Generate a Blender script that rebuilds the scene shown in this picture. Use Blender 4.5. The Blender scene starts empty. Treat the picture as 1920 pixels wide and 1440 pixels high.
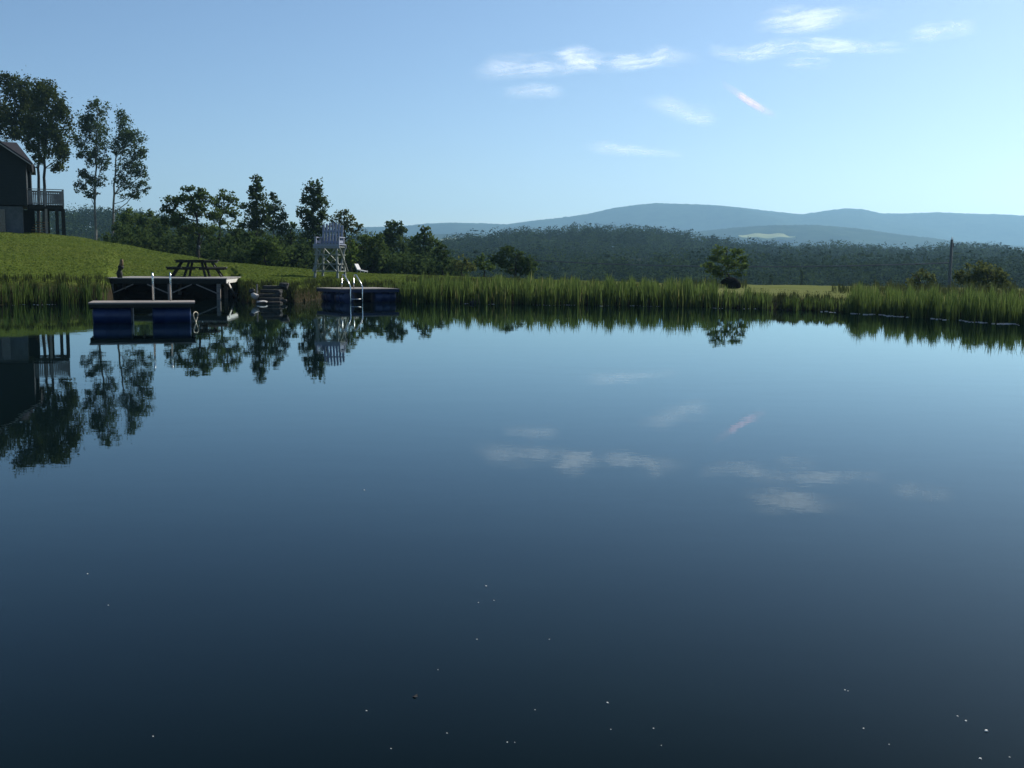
import bpy, math, random
import numpy as np
from mathutils import Vector, Matrix

random.seed(7)
rng = np.random.default_rng(7)
R = math.radians
sc = bpy.context.scene
col = sc.collection

# ------------------------------------------------------------------ camera
F, CX, CY = 2100.0, 960.0, 720.0          # focal length and centre in photo pixels (1920 x 1440)
PITCH, ROLL, CAM_H = R(6.115), R(0.3), 1.6
cam_d = bpy.data.cameras.new("camera")
cam_d.sensor_width = 36.0
cam_d.lens = F / 1920.0 * 36.0
cam_d.clip_start, cam_d.clip_end = 0.05, 60000.0
cam = bpy.data.objects.new("camera", cam_d)
col.objects.link(cam)
CAM_R = Matrix.Rotation(math.pi / 2 - PITCH, 3, 'X') @ Matrix.Rotation(ROLL, 3, 'Z')
cam.matrix_world = Matrix.Translation((0, 0, CAM_H)) @ CAM_R.to_4x4()
sc.camera = cam

# ------------------------------------------------------------------ sky and sun
SUN_AZ, SUN_EL = R(45), R(36)
world = bpy.data.worlds.new("World")
sc.world = world
world.use_nodes = True
nt = world.node_tree
nt.nodes.clear()
wo = nt.nodes.new('ShaderNodeOutputWorld')
bg = nt.nodes.new('ShaderNodeBackground')
sky = nt.nodes.new('ShaderNodeTexSky')
sky.sky_type = 'NISHITA'
sky.sun_disc = False
sky.sun_elevation = SUN_EL
sky.sun_rotation = SUN_AZ
sky.altitude = 300
sky.air_density = 0.8
sky.dust_density = 0.8
sky.ozone_density = 2.0
bg.inputs['Strength'].default_value = 0.078
tint = nt.nodes.new('ShaderNodeMix')
tint.data_type, tint.blend_type = 'RGBA', 'MULTIPLY'
tint.inputs['Factor'].default_value = 1.0
tint.inputs['B'].default_value = (0.88, 0.98, 1.03, 1)      # the clean bluish air of the day
nt.links.new(sky.outputs[0], tint.inputs['A'])
nt.links.new(tint.outputs['Result'], bg.inputs['Color'])
nt.links.new(bg.outputs[0], wo.inputs['Surface'])

sun_d = bpy.data.lights.new("sun", 'SUN')
sun_d.energy = 4.2
sun_d.angle = R(0.5)
sun_d.color = (1.0, 0.95, 0.88)
sun = bpy.data.objects.new("sun", sun_d)
sun_dir = Vector((math.sin(SUN_AZ) * math.cos(SUN_EL), math.cos(SUN_AZ) * math.cos(SUN_EL), math.sin(SUN_EL)))
sun.rotation_euler = sun_dir.to_track_quat('Z', 'Y').to_euler()
sun.location = sun_dir * 200
col.objects.link(sun)

sc.view_settings.view_transform = 'Standard'
sc.view_settings.look = 'None'
sc.view_settings.exposure = 0.55
sc.view_settings.gamma = 1.0
sc.cycles.use_denoising = True
sc.cycles.volume_bounces = 0
sc.cycles.max_bounces = 8
sc.cycles.transparent_max_bounces = 16
sc.cycles.sample_clamp_indirect = 4.0
sc.cycles.caustics_reflective = False
sc.cycles.caustics_refractive = False

# ------------------------------------------------------------------ helpers
def ray(px, py):
    return CAM_R @ Vector(((px - CX) / F, (CY - py) / F, -1.0))

def at(px, py, Y):
    d = ray(px, py)
    t = Y / d.y
    return Vector((d.x * t, Y, CAM_H + d.z * t))

def hx(px):
    """photo column (at the horizon) -> x over y"""
    d = ray(px, 495.0)
    return d.x / d.y

def on_water(px, py):
    d = ray(px, py)
    t = -CAM_H / d.z
    return Vector((d.x * t, d.y * t, 0.0))

def tag(o, label=None, cat=None, group=None, kind=None):
    if label: o['label'] = label
    if cat: o['category'] = cat
    if group: o['group'] = group
    if kind: o['kind'] = kind
    return o

def empty(name, loc=(0, 0, 0), rz=0.0, label=None, cat=None, group=None):
    o = bpy.data.objects.new(name, None)
    o.empty_display_size = 0.3
    o.location = loc
    o.rotation_euler = (0, 0, rz)
    col.objects.link(o)
    return tag(o, label, cat, group)

def copy_tree(o, parent=None):
    c = o.copy()
    col.objects.link(c)
    c.parent = parent
    for ch in [x for x in bpy.data.objects if x.parent == o]:
        copy_tree(ch, c)
    return c

def mesh_np(name, verts, faces, mat, parent=None, tint=None, smooth=False):
    """verts (n,3); faces (m,k) of one size"""
    verts = np.asarray(verts, dtype=np.float32)
    faces = np.asarray(faces, dtype=np.int32)
    me = bpy.data.meshes.new(name)
    me.vertices.add(len(verts))
    me.vertices.foreach_set('co', verts.ravel())
    m, k = faces.shape
    me.loops.add(m * k)
    me.loops.foreach_set('vertex_index', faces.ravel())
    me.polygons.add(m)
    me.polygons.foreach_set('loop_start', np.arange(0, m * k, k, dtype=np.int32))
    me.update(calc_edges=True)
    me.polygons.foreach_set('use_smooth', np.full(m, smooth))
    if tint is not None:
        a = me.attributes.new('tint', 'FLOAT', 'POINT')
        a.data.foreach_set('value', np.asarray(tint, dtype=np.float32))
    me.materials.append(mat)
    o = bpy.data.objects.new(name, me)
    col.objects.link(o)
    o.parent = parent
    return o

class MB:
    """collects simple shapes and links them as ONE mesh object"""
    def __init__(s):
        s.v, s.f = [], []
    def add(s, vs, fs):
        n = len(s.v)
        s.v += [tuple(v) for v in vs]
        s.f += [tuple(n + i for i in f) for f in fs]
        return s
    def box(s, c, d, rot=None):
        c = Vector(c)
        vs = []
        for x, y, z in ((-1,-1,-1),(1,-1,-1),(1,1,-1),(-1,1,-1),(-1,-1,1),(1,-1,1),(1,1,1),(-1,1,1)):
            p = Vector((x * d[0] / 2, y * d[1] / 2, z * d[2] / 2))
            if rot is not None: p = rot @ p
            vs.append(c + p)
        return s.add(vs, ((0,3,2,1),(4,5,6,7),(0,1,5,4),(1,2,6,5),(2,3,7,6),(3,0,4,7)))
    def bar(s, a, b, w, h=None, up=(0, 0, 1)):
        a, b = Vector(a), Vector(b)
        h = h or w
        z = (b - a)
        L = z.length
        z.normalize()
        u = Vector(up)
        if abs(u.dot(z)) > 0.98: u = Vector((0, 1, 0))
        x = u.cross(z).normalized()
        y = z.cross(x)
        return s.box((a + b) / 2, (w, h, L), Matrix((x, y, z)).transposed())
    def tube(s, pts, r, n=8, cap=True):
        pts = [Vector(p) for p in pts]
        rs = r if isinstance(r, (list, tuple)) else [r] * len(pts)
        rings = []
        for i, p in enumerate(pts):
            t = (pts[min(i + 1, len(pts) - 1)] - pts[max(i - 1, 0)]).normalized()
            u = Vector((1, 0, 0)) if abs(t.x) < 0.9 else Vector((0, 1, 0))
            x = t.cross(u).normalized()
            y = t.cross(x)
            rings.append([p + (x * math.cos(2 * math.pi * k / n) + y * math.sin(2 * math.pi * k / n)) * rs[i] for k in range(n)])
        vs = [v for ring in rings for v in ring]
        fs = []
        for i in range(len(pts) - 1):
            for k in range(n):
                a, b = i * n + k, i * n + (k + 1) % n
                fs.append((a, b, b + n, a + n))
        if cap:
            fs.append(tuple(range(n - 1, -1, -1)))
            fs.append(tuple(range((len(pts) - 1) * n, len(pts) * n)))
        return s.add(vs, fs)
    def prism(s, poly, z0, z1):
        n = len(poly)
        vs = [(x, y, z0) for x, y in poly] + [(x, y, z1) for x, y in poly]
        fs = [tuple(range(n - 1, -1, -1)), tuple(range(n, 2 * n))]
        fs += [(k, (k + 1) % n, n + (k + 1) % n, n + k) for k in range(n)]
        return s.add(vs, fs)
    def build(s, name, mat, parent=None, smooth=False, bevel=0.0):
        me = bpy.data.meshes.new(name)
        me.from_pydata(s.v, [], s.f)
        me.materials.append(mat)
        if smooth:
            me.polygons.foreach_set('use_smooth', [True] * len(me.polygons))
        o = bpy.data.objects.new(name, me)
        col.objects.link(o)
        o.parent = parent
        if bevel:
            b = o.modifiers.new('edges', 'BEVEL')
            b.width = bevel
            b.segments = 2
        return o

# ------------------------------------------------------------------ materials
def new_mat(name):
    m = bpy.data.materials.new(name)
    m.use_nodes = True
    t = m.node_tree
    t.nodes.clear()
    return m, t, t.nodes.new('ShaderNodeOutputMaterial')

def N(t, kind, **kw):
    n = t.nodes.new(kind)
    for k, v in kw.items():
        setattr(n, k, v)
    return n

def noise_fac(t, scale, detail=4.0, rough=0.55, stretch=(1, 1, 1), coord='Object'):
    tc = N(t, 'ShaderNodeTexCoord')
    mp = N(t, 'ShaderNodeMapping')
    mp.inputs['Scale'].default_value = stretch
    no = N(t, 'ShaderNodeTexNoise')
    no.inputs['Scale'].default_value = scale
    no.inputs['Detail'].default_value = detail
    no.inputs['Roughness'].default_value = rough
    t.links.new(tc.outputs[coord], mp.inputs[0])
    t.links.new(mp.outputs[0], no.inputs['Vector'])
    return no.outputs['Fac']

def ramp(t, fac, stops):
    r = N(t, 'ShaderNodeValToRGB')
    e = r.color_ramp.elements
    while len(e) < len(stops): e.new(0.5)
    for i, (p, c) in enumerate(stops):
        e[i].position = p
        e[i].color = (*c, 1) if len(c) == 3 else c
    t.links.new(fac, r.inputs[0])
    return r.outputs[0]

def solid(name, c0, c1, scale=6.0, rough=0.7, stretch=(1, 1, 1), bump=0.0, metal=0.0, spec=0.4):
    m, t, out = new_mat(name)
    p = N(t, 'ShaderNodeBsdfPrincipled')
    fac = noise_fac(t, scale, 5, 0.6, stretch)
    t.links.new(ramp(t, fac, [(0.3, c0), (0.7, c1)]), p.inputs['Base Color'])
    p.inputs['Roughness'].default_value = rough
    p.inputs['Metallic'].default_value = metal
    p.inputs['Specular IOR Level'].default_value = spec
    if bump:
        b = N(t, 'ShaderNodeBump')
        b.inputs['Strength'].default_value = bump
        b.inputs['Distance'].default_value = 0.02
        t.links.new(fac, b.inputs['Height'])
        t.links.new(b.outputs[0], p.inputs['Normal'])
    t.links.new(p.outputs[0], out.inputs[0])
    return m

def leafy(name, dark, light, trans=0.35, scale=0.5, dry=None):
    """foliage: colour by leaf (tint) and by clump (noise); leaves let some light through"""
    m, t, out = new_mat(name)
    at_ = N(t, 'ShaderNodeAttribute', attribute_name='tint')
    no = noise_fac(t, scale, 2)
    mx = N(t, 'ShaderNodeMath', operation='MULTIPLY_ADD')
    mx.inputs[1].default_value = 0.6
    t.links.new(at_.outputs['Fac'], mx.inputs[0])
    sub = N(t, 'ShaderNodeMath', operation='MULTIPLY')
    sub.inputs[1].default_value = 0.4
    t.links.new(no, sub.inputs[0])
    t.links.new(sub.outputs[0], mx.inputs[2])
    c = ramp(t, mx.outputs[0], [(0.12, dark), (0.85, light)] if not dry else [(0.12, dark), (0.70, light), (0.88, dry)])
    d = N(t, 'ShaderNodeBsdfDiffuse')
    tr = N(t, 'ShaderNodeBsdfTranslucent')
    t.links.new(c, d.inputs[0])
    t.links.new(c, tr.inputs[0])
    mix = N(t, 'ShaderNodeMixShader')
    mix.inputs[0].default_value = trans
    t.links.new(d.outputs[0], mix.inputs[1])
    t.links.new(tr.outputs[0], mix.inputs[2])
    t.links.new(mix.outputs[0], out.inputs[0])
    return m

M = {}
M['bark'] = solid('bark', (0.012, 0.011, 0.009), (0.032, 0.028, 0.024), 3, 0.9, (4, 4, 0.6), 0.6)
M['bark_pale'] = solid('bark_pale', (0.06, 0.055, 0.05), (0.24, 0.23, 0.21), 1.2, 0.85, (3, 3, 0.8), 0.4)
M['leaf_aspen'] = leafy('leaf_aspen', (0.030, 0.055, 0.022), (0.085, 0.125, 0.050))
M['leaf_pine'] = leafy('leaf_pine', (0.026, 0.045, 0.014), (0.080, 0.100, 0.030), 0.3)
M['leaf_mid'] = leafy('leaf_mid', (0.032, 0.058, 0.016), (0.110, 0.156, 0.042))
M['leaf_dark'] = leafy('leaf_dark', (0.022, 0.042, 0.014), (0.076, 0.114, 0.036), 0.35)
M['leaf_light'] = leafy('leaf_light', (0.040, 0.072, 0.016), (0.125, 0.175, 0.044), 0.45)
M['leaf_olive'] = leafy('leaf_olive', (0.048, 0.064, 0.020), (0.135, 0.155, 0.050), 0.42)
M['forest'] = leafy('forest', (0.006, 0.018, 0.008), (0.058, 0.092, 0.026), 0.2, 0.012)
M['reed'] = leafy('reed', (0.016, 0.038, 0.010), (0.115, 0.165, 0.042), 0.5, 0.35, (0.22, 0.19, 0.085))
M['bank_grass'] = leafy('bank_grass', (0.020, 0.030, 0.010), (0.085, 0.100, 0.035), 0.3, 0.5)
M['lawn_blade'] = leafy('lawn_blade', (0.084, 0.128, 0.022), (0.145, 0.180, 0.044), 0.45, 0.35)
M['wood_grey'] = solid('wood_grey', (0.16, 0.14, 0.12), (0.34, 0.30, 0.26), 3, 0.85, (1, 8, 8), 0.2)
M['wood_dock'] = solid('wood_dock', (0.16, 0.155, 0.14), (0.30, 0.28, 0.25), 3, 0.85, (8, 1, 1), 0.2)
M['wood_sunlit'] = solid('wood_sunlit', (0.45, 0.43, 0.38), (0.72, 0.70, 0.64), 5, 0.7, (6, 6, 1), 0.1)  # dock's side wood, with the brightness of sunlight put into its colour
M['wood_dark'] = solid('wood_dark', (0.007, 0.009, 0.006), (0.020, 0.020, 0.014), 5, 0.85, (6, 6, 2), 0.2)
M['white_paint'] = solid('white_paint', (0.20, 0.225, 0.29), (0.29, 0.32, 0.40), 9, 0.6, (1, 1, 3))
M['weathered_paint'] = solid('weathered_paint', (0.19, 0.21, 0.19), (0.30, 0.32, 0.29), 9, 0.7, (1, 1, 3))
M['white_plastic'] = solid('white_plastic', (0.70, 0.70, 0.68), (0.84, 0.84, 0.82), 5, 0.4)
M['lounge_paint'] = solid('lounge_paint', (0.30, 0.31, 0.31), (0.46, 0.46, 0.45), 5, 0.6)
M['blue_plastic'] = solid('blue_plastic', (0.0025, 0.015, 0.062), (0.006, 0.028, 0.11), 2.5, 0.35)
M['blue_paint'] = solid('blue_paint', (0.008, 0.014, 0.045), (0.016, 0.028, 0.08), 4, 0.6)
M['steel'] = solid('steel', (0.60, 0.60, 0.58), (0.78, 0.78, 0.75), 12, 0.22, metal=1.0)
M['rope'] = solid('rope', (0.42, 0.38, 0.28), (0.6, 0.56, 0.44), 20, 0.8)
M['rock'] = solid('rock', (0.012, 0.013, 0.013), (0.055, 0.054, 0.050), 4, 0.9, bump=1.0)
M['rock_pale'] = solid('rock_pale', (0.28, 0.27, 0.25), (0.50, 0.48, 0.44), 5, 0.85, bump=0.7)
M['rock_black'] = solid('rock_black', (0.003, 0.003, 0.003), (0.009, 0.009, 0.008), 4, 0.95, bump=0.6, spec=0.02)
M['siding'] = solid('siding', (0.006, 0.011, 0.011), (0.012, 0.019, 0.019), 2, 0.8, (1, 1, 10))
M["roofing"] = solid("roofing", (0.014, 0.014, 0.018), (0.034, 0.033, 0.040), 5, 0.9)
M['trim'] = solid('trim', (0.30, 0.29, 0.28), (0.42, 0.41, 0.40), 4, 0.6)
M['concrete'] = solid('concrete', (0.06, 0.07, 0.075), (0.11, 0.12, 0.13), 3, 0.9, bump=0.2)
M['rail_paint'] = solid('rail_paint', (0.16, 0.15, 0.155), (0.26, 0.25, 0.25), 4, 0.6)
M['glass_dark'] = solid('glass_dark', (0.01, 0.012, 0.014), (0.02, 0.022, 0.025), 2, 0.08, spec=0.7)
M['creosote'] = solid('creosote', (0.012, 0.013, 0.014), (0.03, 0.028, 0.026), 2, 0.9, (6, 6, 1))
M['cable'] = solid('cable', (0.008, 0.008, 0.010), (0.015, 0.015, 0.018), 2, 0.6)
M['wood_tan'] = solid('wood_tan', (0.12, 0.075, 0.035), (0.22, 0.14, 0.07), 6, 0.8)
M['fleck'] = solid('fleck', (0.55, 0.52, 0.45), (0.8, 0.78, 0.7), 300, 0.5)
M['fleck_dark'] = solid('fleck_dark', (0.006, 0.005, 0.004), (0.012, 0.010, 0.008), 300, 0.8)
M['pebble'] = solid('pebble', (0.40, 0.38, 0.34), (0.72, 0.70, 0.66), 3, 0.7)

def mat_ground():
    m, t, out = new_mat('lawn_ground')
    p = N(t, 'ShaderNodeBsdfPrincipled')
    tc = N(t, 'ShaderNodeTexCoord')
    a = noise_fac(t, 0.10, 6, 0.6, (0.5, 1.6, 1))
    b = noise_fac(t, 1.6, 6, 0.7, (0.5, 1.4, 1))
    ad = N(t, 'ShaderNodeMath', operation='MULTIPLY_ADD')
    ad.inputs[1].default_value = 0.5
    mu = N(t, 'ShaderNodeMath', operation='MULTIPLY')
    mu.inputs[1].default_value = 0.5
    t.links.new(b, mu.inputs[0])
    t.links.new(a, ad.inputs[0])
    t.links.new(mu.outputs[0], ad.inputs[2])
    grass = ramp(t, ad.outputs[0], [(0.34, (0.048, 0.082, 0.014)), (0.49, (0.074, 0.102, 0.020)), (0.66, (0.108, 0.122, 0.032))])
    # drier, paler hay grass on the low bank to the east
    dry = ramp(t, ad.outputs[0], [(0.34, (0.100, 0.122, 0.040)), (0.66, (0.160, 0.172, 0.068))])
    sx = N(t, 'ShaderNodeSeparateXYZ')
    t.links.new(tc.outputs['Object'], sx.inputs[0])
    mrx = N(t, 'ShaderNodeMapRange', interpolation_type='SMOOTHSTEP')
    mrx.inputs['From Min'].default_value = 2.0
    mrx.inputs['From Max'].default_value = 10.0
    t.links.new(sx.outputs['X'], mrx.inputs['Value'])
    gm = N(t, 'ShaderNodeMix', data_type='RGBA')
    t.links.new(mrx.outputs[0], gm.inputs['Factor'])
    t.links.new(grass, gm.inputs['A'])
    t.links.new(dry, gm.inputs['B'])
    grass = gm.outputs['Result']
    mud = ramp(t, b, [(0.3, (0.018, 0.015, 0.010)), (0.7, (0.05, 0.042, 0.026))])
    sep = N(t, 'ShaderNodeSeparateXYZ')
    t.links.new(tc.outputs['Object'], sep.inputs[0])
    # shoreline mud: attribute written with the mesh
    at_ = N(t, 'ShaderNodeAttribute', attribute_name='tint')
    mix = N(t, 'ShaderNodeMix', data_type='RGBA')
    t.links.new(at_.outputs['Fac'], mix.inputs['Factor'])
    t.links.new(grass, mix.inputs['A'])
    t.links.new(mud, mix.inputs['B'])
    t.links.new(mix.outputs['Result'], p.inputs['Base Color'])
    p.inputs['Roughness'].default_value = 0.95
    p.inputs['Specular IOR Level'].default_value = 0.0
    bu = N(t, 'ShaderNodeBump')
    bu.inputs['Strength'].default_value = 0.5
    bu.inputs['Distance'].default_value = 0.08
    f = noise_fac(t, 9, 6, 0.75)
    t.links.new(f, bu.inputs['Height'])
    t.links.new(bu.outputs[0], p.inputs['Normal'])
    t.links.new(p.outputs[0], out.inputs[0])
    return m
M['ground'] = mat_ground()

def mat_water():
    m, t, out = new_mat('pond_water')
    d = N(t, 'ShaderNodeBsdfDiffuse')
    c = ramp(t, noise_fac(t, 0.35, 5), [(0.3, (0.0010, 0.0034, 0.0046)), (0.7, (0.0022, 0.0062, 0.0056))])
    t.links.new(c, d.inputs[0])
    gl = N(t, 'ShaderNodeBsdfGlossy')
    gl.inputs['Color'].default_value = (0.82, 0.955, 1.0, 1)
    gl.inputs['Roughness'].default_value = 0.012
    f = noise_fac(t, 0.9, 3, 0.5, (1, 1.6, 1))
    f2 = noise_fac(t, 5.0, 2, 0.5, (1, 1.8, 1))
    ad = N(t, 'ShaderNodeMath', operation='MULTIPLY_ADD')
    ad.inputs[1].default_value = 0.12
    t.links.new(f2, ad.inputs[0])
    t.links.new(f, ad.inputs[2])
    bu = N(t, 'ShaderNodeBump')
    bu.inputs['Strength'].default_value = 1.0
    bu.inputs['Distance'].default_value = 0.0010
    t.links.new(ad.outputs[0], bu.inputs['Height'])
    t.links.new(bu.outputs[0], gl.inputs['Normal'])
    fr = N(t, 'ShaderNodeFresnel')
    fr.inputs['IOR'].default_value = 1.333
    t.links.new(bu.outputs[0], fr.inputs['Normal'])
    mr = N(t, 'ShaderNodeMapRange')
    mr.inputs['From Min'].default_value = 0.062
    mr.inputs['From Max'].default_value = 1.0
    t.links.new(fr.outputs[0], mr.inputs['Value'])
    mix = N(t, 'ShaderNodeMixShader')
    t.links.new(mr.outputs[0], mix.inputs[0])
    t.links.new(d.outputs[0], mix.inputs[1])
    t.links.new(gl.outputs[0], mix.inputs[2])
    t.links.new(mix.outputs[0], out.inputs[0])
    return m
M['water'] = mat_water()

def mat_far(name, c0, c1, scale):
    m, t, out = new_mat(name)
    d = N(t, 'ShaderNodeBsdfDiffuse')
    t.links.new(ramp(t, noise_fac(t, scale, 8, 0.65), [(0.35, c0), (0.65, c1)]), d.inputs[0])
    t.links.new(d.outputs[0], out.inputs[0])
    return m
M['mountain'] = mat_far('mountain_forest', (0.016, 0.030, 0.016), (0.040, 0.060, 0.030), 0.02)
M['field'] = mat_far('hay_field', (0.20, 0.22, 0.09), (0.30, 0.31, 0.14), 0.03)

# ------------------------------------------------------------------ terrain
def tab(pts):
    xs, ys = [p[0] for p in pts], [p[1] for p in pts]
    return lambda v: np.interp(v, xs, ys)

def px_of(theta):
    """bearing (radians) -> photo column near the horizon"""
    th = np.clip(theta, R(-75), R(75))
    return CX + np.tan(th) * F / math.cos(PITCH)

TH = lambda px: math.atan(hx(px))
shore_pts = [(-180, 2.0), (-150, 2.6), (-120, 6), (-95, 16), (-70, 30), (-50, 44)]
for px, py in ((-150, 577), (0, 572), (100, 570), (198, 569), (222, 559.5), (416, 559), (424, 553), (440, 553), (450, 567), (560, 567), (600, 560), (735, 561), (762, 567.5), (1000, 571),
               (1250, 574), (1500, 582), (1600, 587), (1750, 597), (1920, 609), (2050, 620)):
    p = on_water(px, py)
    shore_pts.append((math.degrees(math.atan2(p.x, p.y)), math.hypot(p.x, p.y)))
shore_pts += [(40, 22), (55, 16), (75, 11), (95, 7), (120, 4.2), (150, 2.6), (180, 2.0)]
_shore = tab(shore_pts)
def shore(th):
    d = np.degrees(th)
    return _shore(d) + 0.25 * np.sin(d * 2.1 + 1) + 0.18 * np.sin(d * 5.3) + 0.1 * np.sin(d * 11.7 + 2)

bank_z = tab([(-800, 1.0), (0, 0.92), (190, 0.88), (215, 0.70), (440, 0.74), (600, 0.70), (750, 0.66), (1000, 0.58), (1300, 0.50), (1600, 0.42), (1920, 0.42), (3000, 0.5)])
crest_y = tab([(-800, 85), (0, 80), (200, 78), (300, 75), (400, 72), (500, 68), (600, 65), (700, 63), (900, 61), (1300, 59), (1500, 58), (1700, 54), (1920, 49), (3000, 45)])
crest_py = tab([(-800, 400), (0, 432), (100, 440), (200, 453), (300, 472), (400, 490), (500, 499), (600, 507), (700, 514), (900, 521), (1300, 535), (1500, 538), (1700, 541), (1920, 545), (3000, 545)])
# top of the distant wooded ridge (photo rows), trees included
ridge_py = tab([(-800, 395), (130, 392), (250, 400), (420, 430), (560, 432), (700, 442), (830, 452), (900, 438), (1000, 433), (1080, 428), (1150, 427), (1250, 435),
                (1300, 443), (1400, 453), (1450, 461), (1560, 460), (1650, 463), (1700, 466), (1760, 463), (1800, 459), (1850, 464), (1900, 471), (2000, 478), (3000, 470)])
VALLEY, R_IN, R_TOP, TREE_H = -9.0, 300.0, 720.0, 12.5

def terrain(x, y):
    """ground height, numpy"""
    x, y = np.asarray(x, float), np.asarray(y, float)
    th, r = np.arctan2(x, y), np.hypot(x, y)
    return terrain_polar(th, r)

def horizon_row(px):
    return 495.0 + (px - CX) * math.tan(ROLL)

def terrain_polar(th, r):
    th, r = np.broadcast_arrays(np.asarray(th, float), np.asarray(r, float))
    px = px_of(th)
    pxc = np.clip(px, -800, 3000)
    hr = horizon_row(pxc)
    rw = shore(th)
    s = r - rw
    cosn = np.maximum(np.cos(th), 0.45)
    rc = np.maximum(crest_y(pxc) / cosn, rw + 12)
    rc = np.where(np.abs(th) > R(60), rw + 40, rc)
    zc = CAM_H - (crest_py(pxc) - hr) / F * crest_y(pxc)
    zb = bank_z(pxc)
    zc = np.where(np.abs(th) > R(60), 2.0, zc)
    under = -np.minimum(2.5, 0.30 * np.abs(s))
    tb = np.clip(s / 2.4, 0, 1)
    bank = zb * (1 - (1 - tb) ** 1.8)
    t = np.clip((s - 2.4) / np.maximum(rc - rw - 2.4, 1), 0, 1)
    lawn = zb + (zc - zb) * t
    lawn = np.where(s < 2.4, bank, lawn)
    # beyond the crest: nearly level, then down into the valley, then up the wooded ridge
    b = r - rc
    rt = np.where(pxc < 700, R_TOP, R_TOP)
    ztop = CAM_H - (ridge_py(pxc) - hr) / F * rt * np.cos(np.clip(th, -0.9, 0.9)) - TREE_H
    v = np.clip((b - 12) / 150.0, 0, 1)
    v = v * v * (3 - 2 * v)
    vz = np.where(pxc < 700, VALLEY, VALLEY)
    far = zc - 0.012 * np.clip(b, 0, 40) + (vz - zc) * v
    w = np.clip((r - R_IN) / (rt - R_IN), 0, 1)
    far = far + (ztop - far) * (w * w * (3 - 2 * w))
    d = np.clip((r - rt) / 500.0, 0, 1)
    far = far + (-14 - far) * (d * d * (3 - 2 * d))
    z = np.where(s < 0, under, np.where(b < 0, lawn, far))
    x, y = r * np.sin(th), r * np.cos(th)
    uneven = 0.035 * np.sin(x * 0.9 + 1.3) * np.sin(y * 0.7) + 0.02 * np.sin(x * 2.3 + y * 1.7)
    return z + uneven * np.clip((s - 0.3) / 2.0, 0, 1) * np.clip((900 - r) / 300, 0, 1)

th_f = np.concatenate([np.arange(-180, -45, 3.0), np.arange(-45, 45, 0.2), np.arange(45, 180, 3.0)])
th_f = np.radians(th_f)
offs = np.concatenate([np.linspace(0, 2.4, 13)[1:], np.linspace(2.4, 60, 60)[1:], 60 + np.linspace(0, 1, 60)[1:] ** 1.6 * 900, [1400, 2200, 3300, 4150]])
ins = np.array([0.0, 0.3, 0.6, 0.8, 0.9, 0.95, 0.98, 1.0])
TT = []
for th in th_f:
    rw = float(shore(th))
    rr = np.concatenate([np.maximum(ins * rw, 0.01), rw + offs])
    TT.append(rr)
RR = np.array(TT)
THg = np.repeat(th_f[:, None], RR.shape[1], 1)
ZZ = terrain_polar(THg, RR)
XX, YY = RR * np.sin(THg), RR * np.cos(THg)
nT, nR = RR.shape
idx = np.arange(nT * nR).reshape(nT, nR)
a = idx; b = np.roll(idx, -1, 0)
quads = np.stack([a[:, :-1], a[:, 1:], b[:, 1:], b[:, :-1]], -1).reshape(-1, 4)
mud = np.clip(1.0 - (RR - shore(THg) - 0.9) / 0.9, 0, 1)
mud = np.where(RR - shore(THg) > 120, 0.75, mud)
ground = mesh_np('ground', np.stack([XX, YY, ZZ], -1).reshape(-1, 3), quads[:, ::-1], M['ground'], tint=mud.ravel(), smooth=True)
tag(ground, 'mown green lawn rising from the far bank of the pond', 'ground', kind='structure')

def gz(x, y):
    return float(terrain(x, y))

# pond surface, its edge tucked under the banks
wth = np.radians(np.arange(-180, 180, 1.0))
wr = shore(wth) + 0.6
wv = [(0, 0, 0)] + [(r * math.sin(t_), r * math.cos(t_), 0) for t_, r in zip(wth, wr)]
wf = [(0, 1 + (i + 1) % len(wth), 1 + i) for i in range(len(wth))]
water = mesh_np('water', wv, wf, M['water'])
tag(water, 'still dark blue pond mirroring the sky and the far bank', 'water', kind='structure')

# ------------------------------------------------------------------ mountains
def ridge(name, pts, D, depth, mat, label, base=-20.0, rough=2.0, seed=1):
    """a hill range: crest through the given photo points at distance D, slopes to front and back"""
    g = np.random.default_rng(seed)
    xs = np.arange(pts[0][0], pts[-1][0] + 1, 4.0)
    f = tab(pts)
    ts = np.concatenate([np.linspace(0, 1, 26), 1 + np.linspace(0, 1, 8)[1:]])
    ph = g.uniform(0, 6.28, 12)
    V = []
    for px in xs:
        hy = float(f(px))
        u = hx(px)
        hz = CAM_H - (hy - horizon_row(px)) / F * D
        for t_ in ts:
            Y = D - depth + depth * t_ if t_ <= 1 else D + 0.3 * depth * (t_ - 1)
            if t_ <= 1:
                k = t_ * t_ * (3 - 2 * t_)
            else:
                q = t_ - 1
                k = 1 - q * q * (3 - 2 * q)
            X = u * Y
            n = sum(math.sin(X * 0.004 * (1.5 ** i) + ph[i] + Y * 0.002 * (1.4 ** i) + ph[i + 5]) / (1.5 ** i) for i in range(5))
            z = base + (hz - base) * k + n * rough * 22 * k * (1 - k) * 2
            V.append((X, Y, z))
    V = np.array(V)
    n1 = len(ts)
    V[:, 2] += g.normal(0, rough * 0.35, len(V))
    I = np.arange(len(V)).reshape(len(xs), n1)
    q = np.stack([I[:-1, :-1], I[1:, :-1], I[1:, 1:], I[:-1, 1:]], -1).reshape(-1, 4)
    o = mesh_np(name, V, q, mat, smooth=True)
    tag(o, label, 'hills', kind='structure')
    return o

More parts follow.
